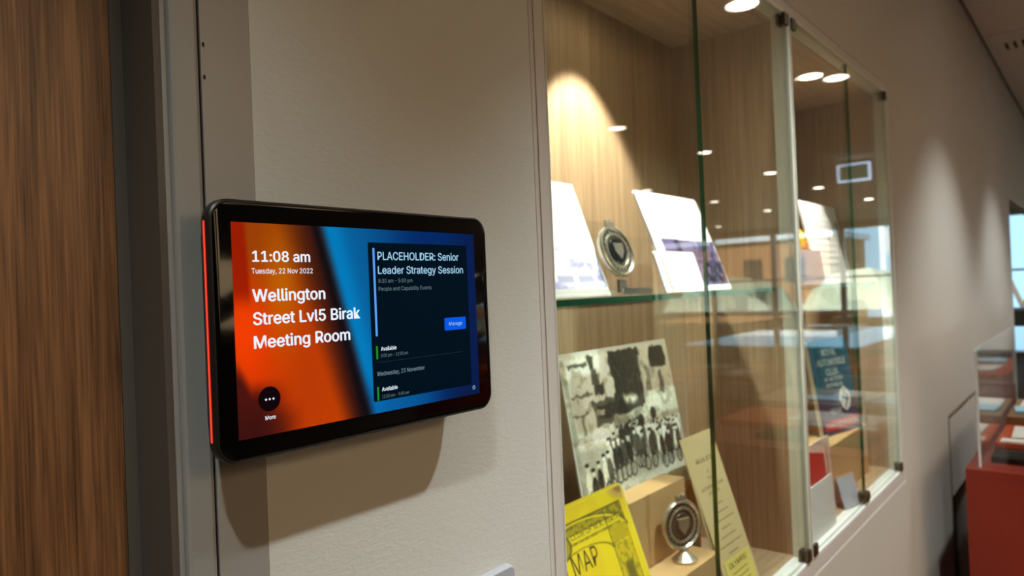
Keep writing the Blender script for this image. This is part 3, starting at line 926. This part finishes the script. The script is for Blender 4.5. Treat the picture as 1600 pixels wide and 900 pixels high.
# the crowd
people = []
for row, (yy, cnt, sz) in enumerate(((0.575, 18, .7), (0.61, 18, .85), (0.66, 16, 1.0))):
    for k in range(cnt):
        x = 0.26 + (0.72) * (k + rng.random() * .8) / cnt
        people.append((x, yy - .02 + 0.03 * math.sin(x * 6 + 2) + rng.normal() * .008 + (0.07 * (0.5 - x) if x < .5 else 0), sz))
people += [(0.07, 0.72, 1.1), (0.11, 0.76, 1.15), (0.16, 0.72, 1.0), (0.21, 0.69, 1.0), (0.25, 0.68, 1.0)]
for (x, y, sz) in people:
    sz *= 1.3; y -= .01
    g = 30 + rng.random() * 50
    if rng.random() < .22: g = 175 + rng.random() * 50
    d = np.hypot((x_ - x) / (0.019 * sz), (y_ - y - 0.045 * sz) / (0.055 * sz)); img = ov(img, sm(1.1, .85, d), gray(g), .93)
    d = np.hypot((x_ - x) / (0.009 * sz), (y_ - y + 0.022 * sz) / (0.014 * sz)); img = ov(img, sm(1.15, .85, d), gray(170 + rng.random() * 40))
    d = np.hypot((x_ - x) / (0.012 * sz), (y_ - y + 0.036 * sz) / (0.008 * sz)); img = ov(img, sm(1.2, .8, d), gray(40 if rng.random() < .7 else 215))
    lx = x + rng.normal() * .004
    img = ov(img, rect(lx - .010, lx - .004, y + .07 * sz, y + .15 * sz, .003), gray(34), .9)
    img = ov(img, rect(lx + .004, lx + .010, y + .07 * sz, y + .14 * sz, .003), gray(34), .9)
    # wheel rims
    if rng.random() < .7:
        d = np.hypot((x_ - x - .008) / (0.021 * sz), (y_ - y - 0.125 * sz) / (0.035 * sz)); img = ov(img, sm(.22, .08, np.abs(d - 1)), gray(50), .85)
        img = ov(img, sm(.85, .7, d), gray(150), .35)
for cx, cy in ((0.60, 0.50), (0.40, 0.545), (0.45, 0.53), (0.73, 0.475)):
    d = np.hypot((x_ - cx) / .032, (y_ - cy) / .045); img = ov(img, sm(1.1, .8, d), gray(46), .95)
img = ov(img, rect(0.0, 1, 0.0, 1) * sm(.3, .9, n2_), gray(120), .12)
img = ov(img, rect(-1, .035, .02, 1) * sm(.3, .6, n3), gray(130), .7)
img = np.clip((img - 100) * 1.35 + 122, 14, 250)
k_ = img.copy()
for dy_, dx_ in ((0, 1), (0, -1), (1, 0), (-1, 0)): k_ = k_ + np.roll(img, (dy_, dx_), (0, 1))
img = k_ / 5 * (0.93 + 0.14 * vnoise(hh, ww, 110, 140, rng))[..., None]
print_grid(img, -w/2 + .003, w/2 - .002, 0.002, h - .005, -0.0002, attr_mat('photo_print', 0.25), 'photo_print', o)

# 5: yellow road map
o, w, h = board('road_map', 'yellow folded road map with dark drawn border, leaning at the lower left', 'map', 0.622, 0.877, 0.0185, ZF, top=(0.105, 1.172))
bm = BM(); prism(bm, rr(-w/2, w/2, 0, h, 0.009, 5), 0.0, 0.004, 'y'); finish(bm, 'folded_sheets', plain('yellow_paper', (236, 204, 16), 0.6), o)
hh, ww = 240, 210
full_ = None
y_ = np.linspace(0, 1, hh)[:, None] + np.zeros((1, ww)); x_ = np.linspace(0, 1, ww)[None, :] + np.zeros((hh, 1))
rng = np.random.default_rng(9)
n1 = vnoise(hh, ww, 12, 10, rng); n2_ = vnoise(hh, ww, 60, 60, rng)
yr_ = y_; y_ = y_ / 0.62
img = np.zeros((hh, ww, 3)) + A(242, 212, 14)
img = ov(img, sm(.4, .9, n1), (230, 190, 10), .5)
ink = (92, 82, 8)
img = ov(img, rect(.06, .94, .125, .30), (176, 156, 14)); img = ov(img, rect(.06, .94, .125, .30) * sm(.45, .6, n2_), ink, .55)
img = ov(img, rect(.06, .94, .12, .135, .004), ink, .8)
# arch band
dd = np.hypot((x_ - .5) / .42, (y_ - .34) / .20)
img = ov(img, sm(.05, .02, np.abs(dd - 1.0)) * (y_ < .34), (246, 220, 30)); img = ov(img, sm(.025, .01, np.abs(dd - 1.07)) * (y_ < .34), ink, .8)
img = ov(img, rect(.10, .90, .225, .285, .005), (238, 212, 24)); img = ov(img, rect(.10, .90, .222, .226, .003) + rect(.10, .90, .284, .288, .003), ink, .8)
# side columns
for a in (.06, .76):
    img = ov(img, rect(a, a + .18, .30, 1.55), (214, 186, 12)); img = ov(img, rect(a, a + .18, .30, .97) * sm(.55, .75, n2_), ink, .35)
    img = ov(img, rect(a, a + .006, .13, 1.56, .003) + rect(a + .176, a + .18, .13, 1.56, .003), ink, .8)
    img = ov(img, rect(a + .02, a + .16, .31, .43, .004), (196, 170, 10)); img = ov(img, rect(a + .05, a + .13, .62, .80, .02), ink, .8)
    img = ov(img, rect(a + .02, a + .16, .44, .446, .003), (250, 230, 60))
d = np.hypot((x_ - .33) / .085, (y_ - .28) / .10)
img = ov(img, sm(1.05, .95, d) , (176, 156, 14)); img = ov(img, sm(.12, .06, np.abs(d - 1)), ink, .85); img = ov(img, sm(.7, .5, d) * sm(.4, .6, n2_), (40, 60, 40), .8)
d = np.hypot((x_ - .5) / .27, (y_ - .48) / .13); img = ov(img, sm(.06, .03, np.abs(d - 1)) * (y_ < .46), ink, .6)
cor = np.hypot(1 - x_, y_ * 1.2); img = ov(img, sm(.17, .10, cor), (206, 164, 82)); img = ov(img, sm(.10, .06, cor), (150, 110, 56))
img = ov(img, sm(.02, .0, 1 - x_) + sm(.012, .0, y_), (240, 226, 120), .8)
print_grid(img, -w/2 + .0025, w/2 - .0025, 0.001, h - .003, -0.0003, M_matteprint, 'cover_print', o)
text_part('ROAD', -0.108, -0.042, h - .084, 0.024, -0.0006, M_darkink, o, 'cover_lettering', 0.0)
text_part('MAP', -0.0305, 0.0265, h - .084, 0.024, -0.0006, M_darkink, o, 'cover_lettering', 0.0)
text_part('CLUB OF W.A. PERTH', -0.0175, 0.0985, h - .0434, 0.0068, -0.0006, M_darkink, o, 'cover_lettering', 0.0)

# 6: tan suede blocks
bk = BM(); box(bk, 0.885, 1.062, 0.097, 0.138, ZF, 1.138); bevel_all(bk, 0.009, 4)
tag(finish(bk, 'display_block', M_tan, smooth=True), 'tall tan suede block behind the silver badge on foot', 'block')
bk = BM(); box(bk, 0.895, 1.056, 0.040, 0.0955, ZF, 1.030); bevel_all(bk, 0.004, 3)
tag(finish(bk, 'display_block', M_tan, smooth=True), 'low tan suede block carrying the silver badge on foot', 'block')
round_badge((0.992, 0.067, 1.0303), (R(-3), 0, R(-20)), 'round silver car badge standing on its foot on the low tan block', 0.038, True)

# 7: aged paper document, two leaves
o, w, h = board('typed_document', 'aged cream typed document leaning against the right side of the nearer case', 'document', 1.106, 1.229, 0.0455, ZF + .0005, top=(0.125, 1.186), rz=0.0)
for k, (dy, dx, ang) in enumerate(((0.0, 0.0, 0.0), (0.005, -0.004, -1.5))):
    bm = BM(); box(bm, -w/2 + dx, w/2 + dx, dy, dy + 0.0012, 0, h)
    if k:
        bmesh.ops.rotate(bm, verts=bm.verts[:], cent=(0, 0, 0), matrix=Matrix.Rotation(R(1.6), 3, 'X'))
        bmesh.ops.translate(bm, verts=bm.verts[:], vec=(0, 0.001, 0.001))
    finish(bm, 'paper_leaf', M_oldpaper, o)
zz = h - 0.05
text_part('RULES', -0.032, 0.030, h - 0.048, 0.007, -0.0004, M_ink, o, 'typed_line', 0.01)
text_part('of', -0.006, 0.004, h - 0.066, 0.004, -0.0004, M_ink, o, 'typed_line')
text_part('the', -0.008, 0.006, h - 0.078, 0.004, -0.0004, M_ink, o, 'typed_line')
text_part('AUTOMOBILE CLUB', -0.045, 0.042, h - 0.093, 0.005, -0.0004, M_ink, o, 'typed_line', 0.01)
text_part('OF W.A.', -0.022, 0.022, h - 0.103, 0.005, -0.0004, M_ink, o, 'typed_line', 0.01)
for k in range(7):
    q = 0.018 + 0.012 * ((k * 7) % 3)
    bm = BM(); box(bm, -q, q, -0.0004, -0.0002, h - .122 - k * .0135, h - .1208 - k * .0135); finish(bm, 'typed_line', M_ink, o)
bm = BM(); prism(bm, [(-0.045, .002), (0.040, .002), (0.052, .012), (0.052, .056), (-0.050, .056), (-0.050, .012)], -0.0016, -0.0003, 'y')
lb = finish(bm, 'stuck_label', M_yellowlabel, o)
text_part('OLYMPIC', -0.035, 0.036, 0.042, 0.008, -0.0018, M_ink, lb, 'label_lettering', 0.02)
for k in range(3):
    bm = BM(); box(bm, -.03, .03, -0.0019, -0.0017, .032 - k * .009, .0332 - k * .009); finish(bm, 'typed_line', M_ink, lb)

# ------------------------------------------------------------------ things in the farther case
o, w, h = board('white_board', 'large white text board on the upper shelf of the farther case', 'board', 1.822, 2.122, 0.098, SH, top=(0.142, 1.652))
bm = BM(); box(bm, -w/2, w/2, 0, 0.005, 0, h); finish(bm, 'card', M_white, o)
for k in range(9):
    q = w * .40 * (0.75 + .25 * ((k * 5) % 4) / 3)
    bm = BM(); box(bm, -w * .42, -w * .42 + 2 * q, -0.0004, -0.0001, h - .03 - k * .017, h - .0285 - k * .017)
    finish(bm, 'text_line', plain('grey_print', (176, 176, 182), .6) if k == 0 else bpy.data.materials['grey_print'], o)
bm = BM(); box(bm, w * .405, w * .435, -0.0004, -0.0001, .004, h * .80); finish(bm, 'dark_stripe', plain('dark_print', (70, 76, 84), .6), o)
o, w, h = board('grey_card', 'lilac-grey card standing low in front of the white text board', 'card', 1.56, 1.780, 0.072, SH, top=(0.082, 1.520))
bm = BM(); box(bm, -w/2, w/2, 0, 0.003, 0, h); finish(bm, 'card', plain('lilac_grey', (168, 162, 178), .6), o)
o = thing('toy_car', 'small yellow and orange model car above and behind the lilac-grey card', 'model', (1.738, 0.128, SH - 0.001))
bm = BM(); box(bm, -0.085, 0.085, -0.012, 0.022, 0.0, 0.078); bevel_all(bm, .003, 2); finish(bm, 'box_base', plain('model_box', (120, 84, 40), .5), o)
bm = BM()
prism(bm, [(-.075, .085), (.075, .085), (.078, .105), (.050, .110), (.035, .135), (-.030, .136), (-.05, .112), (-.078, .108)], -0.010, 0.020, 'y'); bevel_all(bm, .003, 2)
finish(bm, 'body', plain('model_yellow', (248, 196, 30), .35), o, smooth=True)
for dx in (-.048, .048):
    bm = BM(); lathe(bm, [(.013, -.013), (.013, .022)], 20, 'y', dx, 0, .0912); finish(bm, 'wheel', plain('model_orange', (214, 110, 24), .5), o)

# riser block and teal book
bk = BM(); box(bk, 1.60, 2.06, 0.066, 0.20, ZF, 1.060); bevel_all(bk, 0.010, 4)
tag(finish(bk, 'display_block', M_tan, smooth=True), 'wide tan suede block carrying the teal book in the farther case', 'block')
bx = thing('handbook', 'teal and purple club handbook with white emblem and red band', 'book', (1.829, 0.105, 1.0605), (R(-8.5), 0, math.atan2(-0.040, 0.183)))
w, h, t = 0.187, 0.237, 0.012
bm = BM(); box(bm, 0, w, 0, 0.0012, 0, h * .42); finish(bm, 'cover', M_navy, bx)
bm = BM(); box(bm, 0, w, 0, 0.0012, h * .42, h); finish(bm, 'cover', M_teal, bx)['label'] = 'teal upper part of cover'
bm = BM(); box(bm, 0.001, w - .001, 0.0013, t - .0013, 0.001, h - .001); finish(bm, 'pages', M_pages, bx)
bm = BM(); box(bm, 0, w, t - .0012, t, 0, h); finish(bm, 'back_cover', M_pages, bx)
bm = BM(); box(bm, .012, w - .002, -0.0004, -0.0001, .012, .036); finish(bm, 'red_band', M_redband, bx)
text_part('HANDBOOK', .018, w - .010, .018, .012, -0.0007, M_cover_white, bx, 'cover_lettering', .02)
for (s_, a, b, z, c) in (('ROYAL', .055, .125, .197, .016), ('AUTOMOBILE', .025, .162, .172, .016), ('CLUB', .060, .118, .147, .016), ('OF WESTERN', .045, .135, .132, .009), ('AUSTRALIA', .050, .130, .117, .009)):
    text_part(s_, a, b, z, c, -0.0007, M_coverpale, bx, 'cover_lettering', .02)
text_part('YEAR', .045, .100, .050, .012, -0.0007, M_coverpale, bx, 'cover_lettering', .01)
em = BM()
prism(em, [(.128 + .030 * math.sin(a) * (1 - .25 * abs(math.cos(a))), .083 + .032 * math.cos(a)) for a in [2*math.pi*k/8 for k in range(8)]], -0.0012, -0.0002, 'y')
e_ = finish(em, 'emblem', M_cover_white, bx)
for pts in ([(.112, .084), (.127, .104), (.131, .100), (.117, .081)], [(.139, .098), (.144, .083), (.126, .060), (.122, .064), (.137, .083), (.134, .095)], [(.124, .088), (.132, .088), (.132, .080), (.124, .080)]):
    bm = BM(); prism(bm, pts, -.0016, -.0013, 'y'); finish(bm, 'emblem_mark', M_navy, e_)

# pamphlet, white card and tent label
o, w, h = board('pamphlet', 'red and white pamphlet leaning beside the cream post in the farther case', 'pamphlet', 1.50, 1.655, 0.034, ZF + .0002, top=(0.046, 1.105))
bm = BM(); box(bm, -w/2, w/2, 0, 0.003, 0, h); finish(bm, 'sheet', plain('pamphlet_pink', (224, 190, 176), .6), o)
bm = BM(); prism(bm, [(-w/2 + .002, .002), (w/2 - .03, .002), (w/2 - .045, h - .03), (-w/2 + .002, h - .01)], -0.0005, -0.0001, 'y'); finish(bm, 'red_panel', M_redband, o)
bm = BM(); box(bm, w/2 - .026, w/2 - .022, -0.0005, -0.0001, .01, h - .02); finish(bm, 'stripe', M_redband, o)
o, w, h = board('white_label_card', 'plain white card standing low in front of the red pamphlet', 'card', 1.44, 1.600, 0.0315 - .012, 0.9294, top=(0.026, 1.035))
bm = BM(); box(bm, -w/2, w/2, 0, 0.002, 0, h); finish(bm, 'card', M_white, o)
o = thing('tent_label', 'small pale tent-folded caption card on the wood floor before the tan block', 'card', (1.735, 0.0375, ZF), (0, 0, R(-14)))
bm = BM()
a = R(16); hL = .072
def leaf(bm, sgn):
    y1 = 0.0; y0 = sgn * hL * math.sin(a); z1 = hL * math.cos(a)
    vs_ = [(-.036, y0, 0), (.036, y0, 0), (.036, y1, z1), (-.036, y1, z1)]
    q = [bm.verts.new(p) for p in vs_] ; q2 = [bm.verts.new((p[0], p[1] + .0012 * -sgn, p[2] - .0005)) for p in vs_]
    bm.faces.new(q); bm.faces.new(q2[::-1])
    for i in range(4): bm.faces.new([q[i], q2[i], q2[(i+1) % 4], q[(i+1) % 4]])
    bmesh.ops.recalc_face_normals(bm, faces=bm.faces[:])
bm = BM(); leaf(bm, -1); finish(bm, 'front_leaf', plain('blue_grey_paper', (176, 184, 198), .6), o)
bm = BM(); leaf(bm, 1); finish(bm, 'back_leaf', M_tan, o)

# ------------------------------------------------------------------ grey panel set in the wall, past the cases
p = thing('wall_panel', 'grey access panel set in the wall low behind the red plinth', 'panel', ((PX0 + PX1) / 2, 0.0, 0.65))
bm = BM(); box(bm, PX0 + .012, PX1 - .002, 0.012, 0.034, 0.650, 0.940); finish(bm, 'door', M_wall2, p, shift=p.location)
bm = BM(); box(bm, PX0 + .001, PX1 - .001, 0.030, 0.060, 0.9405, 0.957); box(bm, PX0 + .001, PX0 + .010, 0.030, .060, 0.0, .9405); box(bm, PX0 - .012, PX0 - .0004, -0.0015, -0.0002, 0.0, .957); finish(bm, 'frame', plain('panel_reveal', (70, 62, 54), .7), p, shift=p.location)
bm = BM(); box(bm, PX0 + .012, PX1 - .002, 0.10, 0.12, 0.0, 0.64); finish(bm, 'recess_back', M_black_gap, p, shift=p.location)

# ------------------------------------------------------------------ red plinths with clear covers
def case_cover(t, x0, x1, y0, y1, z0, z1):
    w_ = .006
    for (a, b, c, d) in ((x0, x0 + w_, y0, y1), (x1 - w_, x1, y0, y1), (x0 + w_, x1 - w_, y0, y0 + w_), (x0 + w_, x1 - w_, y1 - w_, y1)):
        bm = BM(); fs = box(bm, a, b, c, d, z0, z1)
        finish(bm, 'cover_side', M_acrylic, t, shift=t.location)
    bm = BM(); box(bm, x0, x1, y0, y1, z1, z1 + w_); finish(bm, 'cover_top', M_acrylic, t, shift=t.location)
    bm = BM()
    for (a, b) in ((x0, y0), (x0, y1 - .004), (x1 - .004, y0), (x1 - .004, y1 - .004)):
        box(bm, a - .0008, a + .0048, b - .0008, b + .0048, z0, z1)
    finish(bm, 'cover_edge', plain('acrylic_edge', (206, 204, 198), .3), t, shift=t.location)

def paper(parent_label, x, y, z, w, d, rz, m, cat='paper', name='leaflet', th=.004, group=None):
    bm = BM(); box(bm, -w/2, w/2, -d/2, d/2, 0, th)
    o = finish(bm, name, m); o.location = (x, y, z); o.rotation_euler = (0, 0, rz)
    tag(o, parent_label, cat, group); return o

def plinth(x0, x1, y0, y1, z, label, cover=True, steps=()):
    t = thing('display_plinth', label, 'plinth', ((x0 + x1) / 2, (y0 + y1) / 2, 0))
    bm = BM(); box(bm, x0, x1, y0, y1, 0.0, z - 0.02); finish(bm, 'body', M_red, t, shift=t.location)
    bm = BM(); box(bm, x0, x1, y0, y1, z - 0.0195, z); bevel_all(bm, .0015, 1); finish(bm, 'top', M_red, t, shift=t.location)
    for (a, b, c, d, za, zb, m) in steps:
        bm = BM(); box(bm, a, b, c, d, za, zb); finish(bm, 'stepped_tray', m, t, shift=t.location)
    if cover: case_cover(t, x0 + .035, x1 - .035, y0 + .03, y1 - .03, z + .0003, z + .33)
    return t
plinth(2.353, 3.45, -0.78, -0.115, 0.90, 'red display plinth with clear cover standing nearest at right edge', True,
       ((2.62, 3.38, -0.72, -0.16, 0.9003, 0.928, M_orange), (2.95, 3.38, -0.72, -0.16, 0.9285, 0.955, M_brown)))
# items on it
bm = BM(); box(bm, 2.46, 2.60, -0.52, -0.165, 0.9005, 0.918); bevel_all(bm, .006, 3)
tag(finish(bm, 'black_tray', M_blackglass, smooth=True), 'shiny black tray lying at the front inside the nearest red plinth', 'tray')
paper('cream caption strip at the front of the orange step', 2.655, -0.232, 0.9285, .05, .12, 0, M_papergrey, 'label', 'caption_strip')
paper('blue-grey caption strip beside the cream one on the orange step', 2.655, -0.365, 0.9285, .05, .12, 0, M_bluepaper, 'label', 'caption_strip')
paper('large cream open sheet lying on the orange step', 2.81, -0.34, 0.9285, .20, .30, .04, M_papergrey, 'paper', 'paper_sheet')
paper('pale blue booklet on the brown step, near the wall side', 3.07, -0.245, 0.9553, .12, .14, .1, M_bluepaper, 'booklet', 'booklet', .012)
paper('pale blue booklet on the brown step, farther from the wall', 3.05, -0.46, 0.9553, .12, .16, -.1, M_bluepaper, 'booklet', 'booklet', .012)
paper('white sheet at the back of the brown step', 3.26, -0.32, 0.9553, .16, .28, 0, M_papergrey, 'paper', 'paper_sheet')

plinth(3.75, 4.55, -1.72, -1.02, 0.90, 'red display plinth in mid room, seen reflected in the nearer case glass', True,
       ((3.83, 4.47, -1.64, -1.10, 0.9003, 0.93, M_orange),))
paper('white sheet on the mid room plinth, wall side', 4.0, -1.22, 0.9303, .2, .15, .2, M_papergrey, 'paper', 'paper_sheet')
paper('white sheet on the mid room plinth, room side', 4.25, -1.45, 0.9303, .2, .2, -.1, M_papergrey, 'paper', 'paper_sheet')
plinth(4.25, 5.25, -0.80, -0.20, 0.90, 'red display plinth farther along the wall behind the nearest one', True,
       ((4.32, 5.18, -0.74, -0.26, 0.9003, 0.935, M_orange),))
paper('cream sheet on the farther wall-side plinth', 4.6, -0.45, 0.9353, .25, .25, .1, M_papergrey, 'paper', 'paper_sheet')
paper('pale blue booklet on the farther wall-side plinth', 4.95, -0.42, 0.9353, .2, .2, -.1, M_bluepaper, 'booklet', 'booklet', .012)

# white tables out in the room
def table(x, y, label):
    t = thing('meeting_table', label, 'table', (x, y, 0), group='white tables out in the room')
    bm = BM(); box(bm, -.8, .8, -.4, .4, .725, .75); bevel_all(bm, .004, 2); finish(bm, 'tabletop', M_table, t)
    for sx in (-.72, .72):
        for sy in (-.33, .33):
            bm = BM(); lathe(bm, [(.02, 0), (.02, .7249)], 14, 'z', sx, sy, 0); finish(bm, 'leg', M_leg, t, smooth=True)
table(10.9, -2.75, 'white table reflected in the farther case glass just above the teal book')
table(12.8, -4.9, 'white table farther off, near the end windows')

# hanging lit sign
sg = thing('exit_sign', 'small lit pale sign box hanging from the ceiling, reflected high in farther case', 'sign', (7.45, -1.40, CEIL))
bm = BM(); border = [(-.012, .012)]
box(bm, -.012, .012, -.15, .15, -.235, -.215); box(bm, -.012, .012, -.15, -.13, -.215, -.075); box(bm, -.012, .012, .13, .15, -.215, -.075); box(bm, -.012, .012, -.15, .15, -.075, -.06)
finish(bm, 'lit_border', M_signglow, sg)
bm = BM(); box(bm, -.008, .008, -.13, .13, -.215, -.075); finish(bm, 'face', M_signface, sg)
for dy in (-.1, .1):
    bm = BM(); lathe(bm, [(.003, -.0602), (.003, -.0005)], 8, 'z', 0, dy, 0); finish(bm, 'hanger_rod', M_steel, sg)

# ------------------------------------------------------------------ window wall at the far end
XW = 15.5
def window(n, y0, y1, z0, z1):
    w = bpy.data.objects.new('window_%d' % n, None); COL.objects.link(w); w['kind'] = 'structure'; w.location = (XW, (y0 + y1) / 2, z0)
    f = .035
    bm = BM()
    for (a, b, c, d) in ((y0, y0 + f, z0, z1), (y1 - f, y1, z0, z1), (y0 + f, y1 - f, z0, z0 + f), (y0 + f, y1 - f, z1 - f, z1), (y0 + f, y1 - f, 1.47, 1.51)):
        box(bm, XW, XW + .08, a, b, c, d)
    finish(bm, 'window_frame', M_winframe, w, shift=w.location)
    bm = BM(); box(bm, XW + .03, XW + .036, y0 + f, y1 - f, z0 + f, 1.47); finish(bm, 'pane', M_winglass, w, shift=w.location)
    bm = BM(); box(bm, XW + .03, XW + .036, y0 + f, y1 - f, 1.51, z1 - f); finish(bm, 'pane', M_winglass, w, shift=w.location)
edges = [-7.9, -6.5, -5.1, -3.7, -2.3, -0.9, 0.5, 1.95]
for i in range(7):
    window(i + 1, edges[i] + .02, edges[i + 1] - .02, 0.78, 2.50)
bm = BM(); box(bm, XW, XW + .15, -8.1, 2.1, 0, 0.78); box(bm, XW, XW + .15, -8.1, 2.1, 2.50, CEIL)
for e in edges: box(bm, XW, XW + .15, e - .02, e + .02, 0.78, 2.50)
struct('wall_end', bm, M_wall2)
struct('sill_board' if False else 'trim_8', bbox_mesh(XW - .12, XW - .0005, -8.0, 2.0, 0.75, 0.785), M_winframe)

# ------------------------------------------------------------------ outside
struct('ground', bbox_mesh(16, 120, -60, 60, -4.1, -4.0), M_ground)
def blob_tree(x, y, ztop, r, label, m, group):
    t = thing('tree', label, 'tree', (x, y, -4), group=group)
    bm = BM(); bmesh.ops.create_icosphere(bm, subdivisions=3, radius=1.0)
    for v_ in bm.verts:
        n_ = noise.noise(v_.co * 2.2 + Vector((x, y, 0))) * .35 + noise.noise(v_.co * 6 + Vector((y, x, 0))) * .15
        v_.co *= 1 + n_
        v_.co = Vector((v_.co.x * r, v_.co.y * r * 0.95, v_.co.z * r * .8 + (ztop + 4 - r * .8)))
    finish(bm, 'crown', m, t)
    bm = BM(); lathe(bm, [(.25, 0), (.14, ztop + 4 - r * 1.2)], 10); finish(bm, 'trunk', M_bark, t)
k = 0
for (x, y, zt, r, lb) in ((24, -15.8, 1.55, 2.1, 'near row, leftmost'), (24.5, -10.6, 1.45, 2.2, 'near row, left of its middle'), (24, -5.4, 1.5, 2.1, 'near row, right of its middle'), (24.5, -0.6, 1.3, 1.9, 'near row, rightmost'),
                      (32, -18.5, 1.7, 2.6, 'back row, leftmost'), (32.5, -12.6, 1.6, 2.5, 'back row, left of its middle'), (32, -6.6, 1.55, 2.5, 'back row, right of its middle'), (32.5, -0.8, 1.4, 2.4, 'back row, rightmost')):
    blob_tree(x, y, zt, r, 'bushy green tree outside the end windows, ' + lb, M_leaf if r > 2.3 else M_leaf2, 'trees outside the windows')
b = thing('building', 'tan brick building standing outside the end windows', 'building', (48, -19, -4))
bm = BM(); box(bm, -4, 4, -7, 7, 0, 8.0); finish(bm, 'wall', M_brick, b)
bm = BM(); box(bm, -4.3, 4.3, -7.3, 7.3, 8.0, 8.35); finish(bm, 'roof', M_tower, b)
for kk in range(5):
    bm = BM(); box(bm, -4.05, -4.0, -6 + kk * 2.6, -4.8 + kk * 2.6, 5.4, 6.9); finish(bm, 'window', M_black_gap, b)
b = thing('tower', 'pale concrete tower far outside the end windows', 'building', (60, -8, -4))
bm = BM(); box(bm, -4, 4, -4, 4, 0, 22); finish(bm, 'wall', M_tower, b)
for kk in range(6):
    bm = BM(); box(bm, -4.05, -4.0, -3.6, 3.6, 3 + kk * 3, 4.2 + kk * 3); finish(bm, 'window_band', M_bluepaper, b)
# bare tree beyond the right-hand window
t = thing('bare_tree', 'bare branching tree outside the far right window', 'tree', (20, 1.05, -4))
bm = BM()
def limb(bm, p0, p1, r0, r1):
    d = (p1 - p0).normalized(); u_ = d.orthogonal().normalized(); w_ = d.cross(u_)
    A_ = [bm.verts.new(p0 + (u_ * math.cos(a) + w_ * math.sin(a)) * r0) for a in [2*math.pi*k/6 for k in range(6)]]
    B_ = [bm.verts.new(p1 + (u_ * math.cos(a) + w_ * math.sin(a)) * r1) for a in [2*math.pi*k/6 for k in range(6)]]
    for k in range(6): bm.faces.new([A_[k], A_[(k+1) % 6], B_[(k+1) % 6], B_[k]])
    bm.faces.new(A_[::-1]); bm.faces.new(B_)
def grow(p, d, L_, r, n):
    q = p + d * L_; limb(bm, p, q, r, r * .65)
    if n == 0: return
    for s_ in (-1, 1):
        nd = (d + Vector((random.uniform(-.4, .4), s_ * random.uniform(.3, .7), random.uniform(-.1, .3)))).normalized()
        grow(q, nd, L_ * .68, r * .6, n - 1)
grow(Vector((0, 0, 0)), Vector((0, 0, 1)), 4.6, .09, 5)
bmesh.ops.recalc_face_normals(bm, faces=bm.faces[:])
finish(bm, 'branches', M_bark, t)
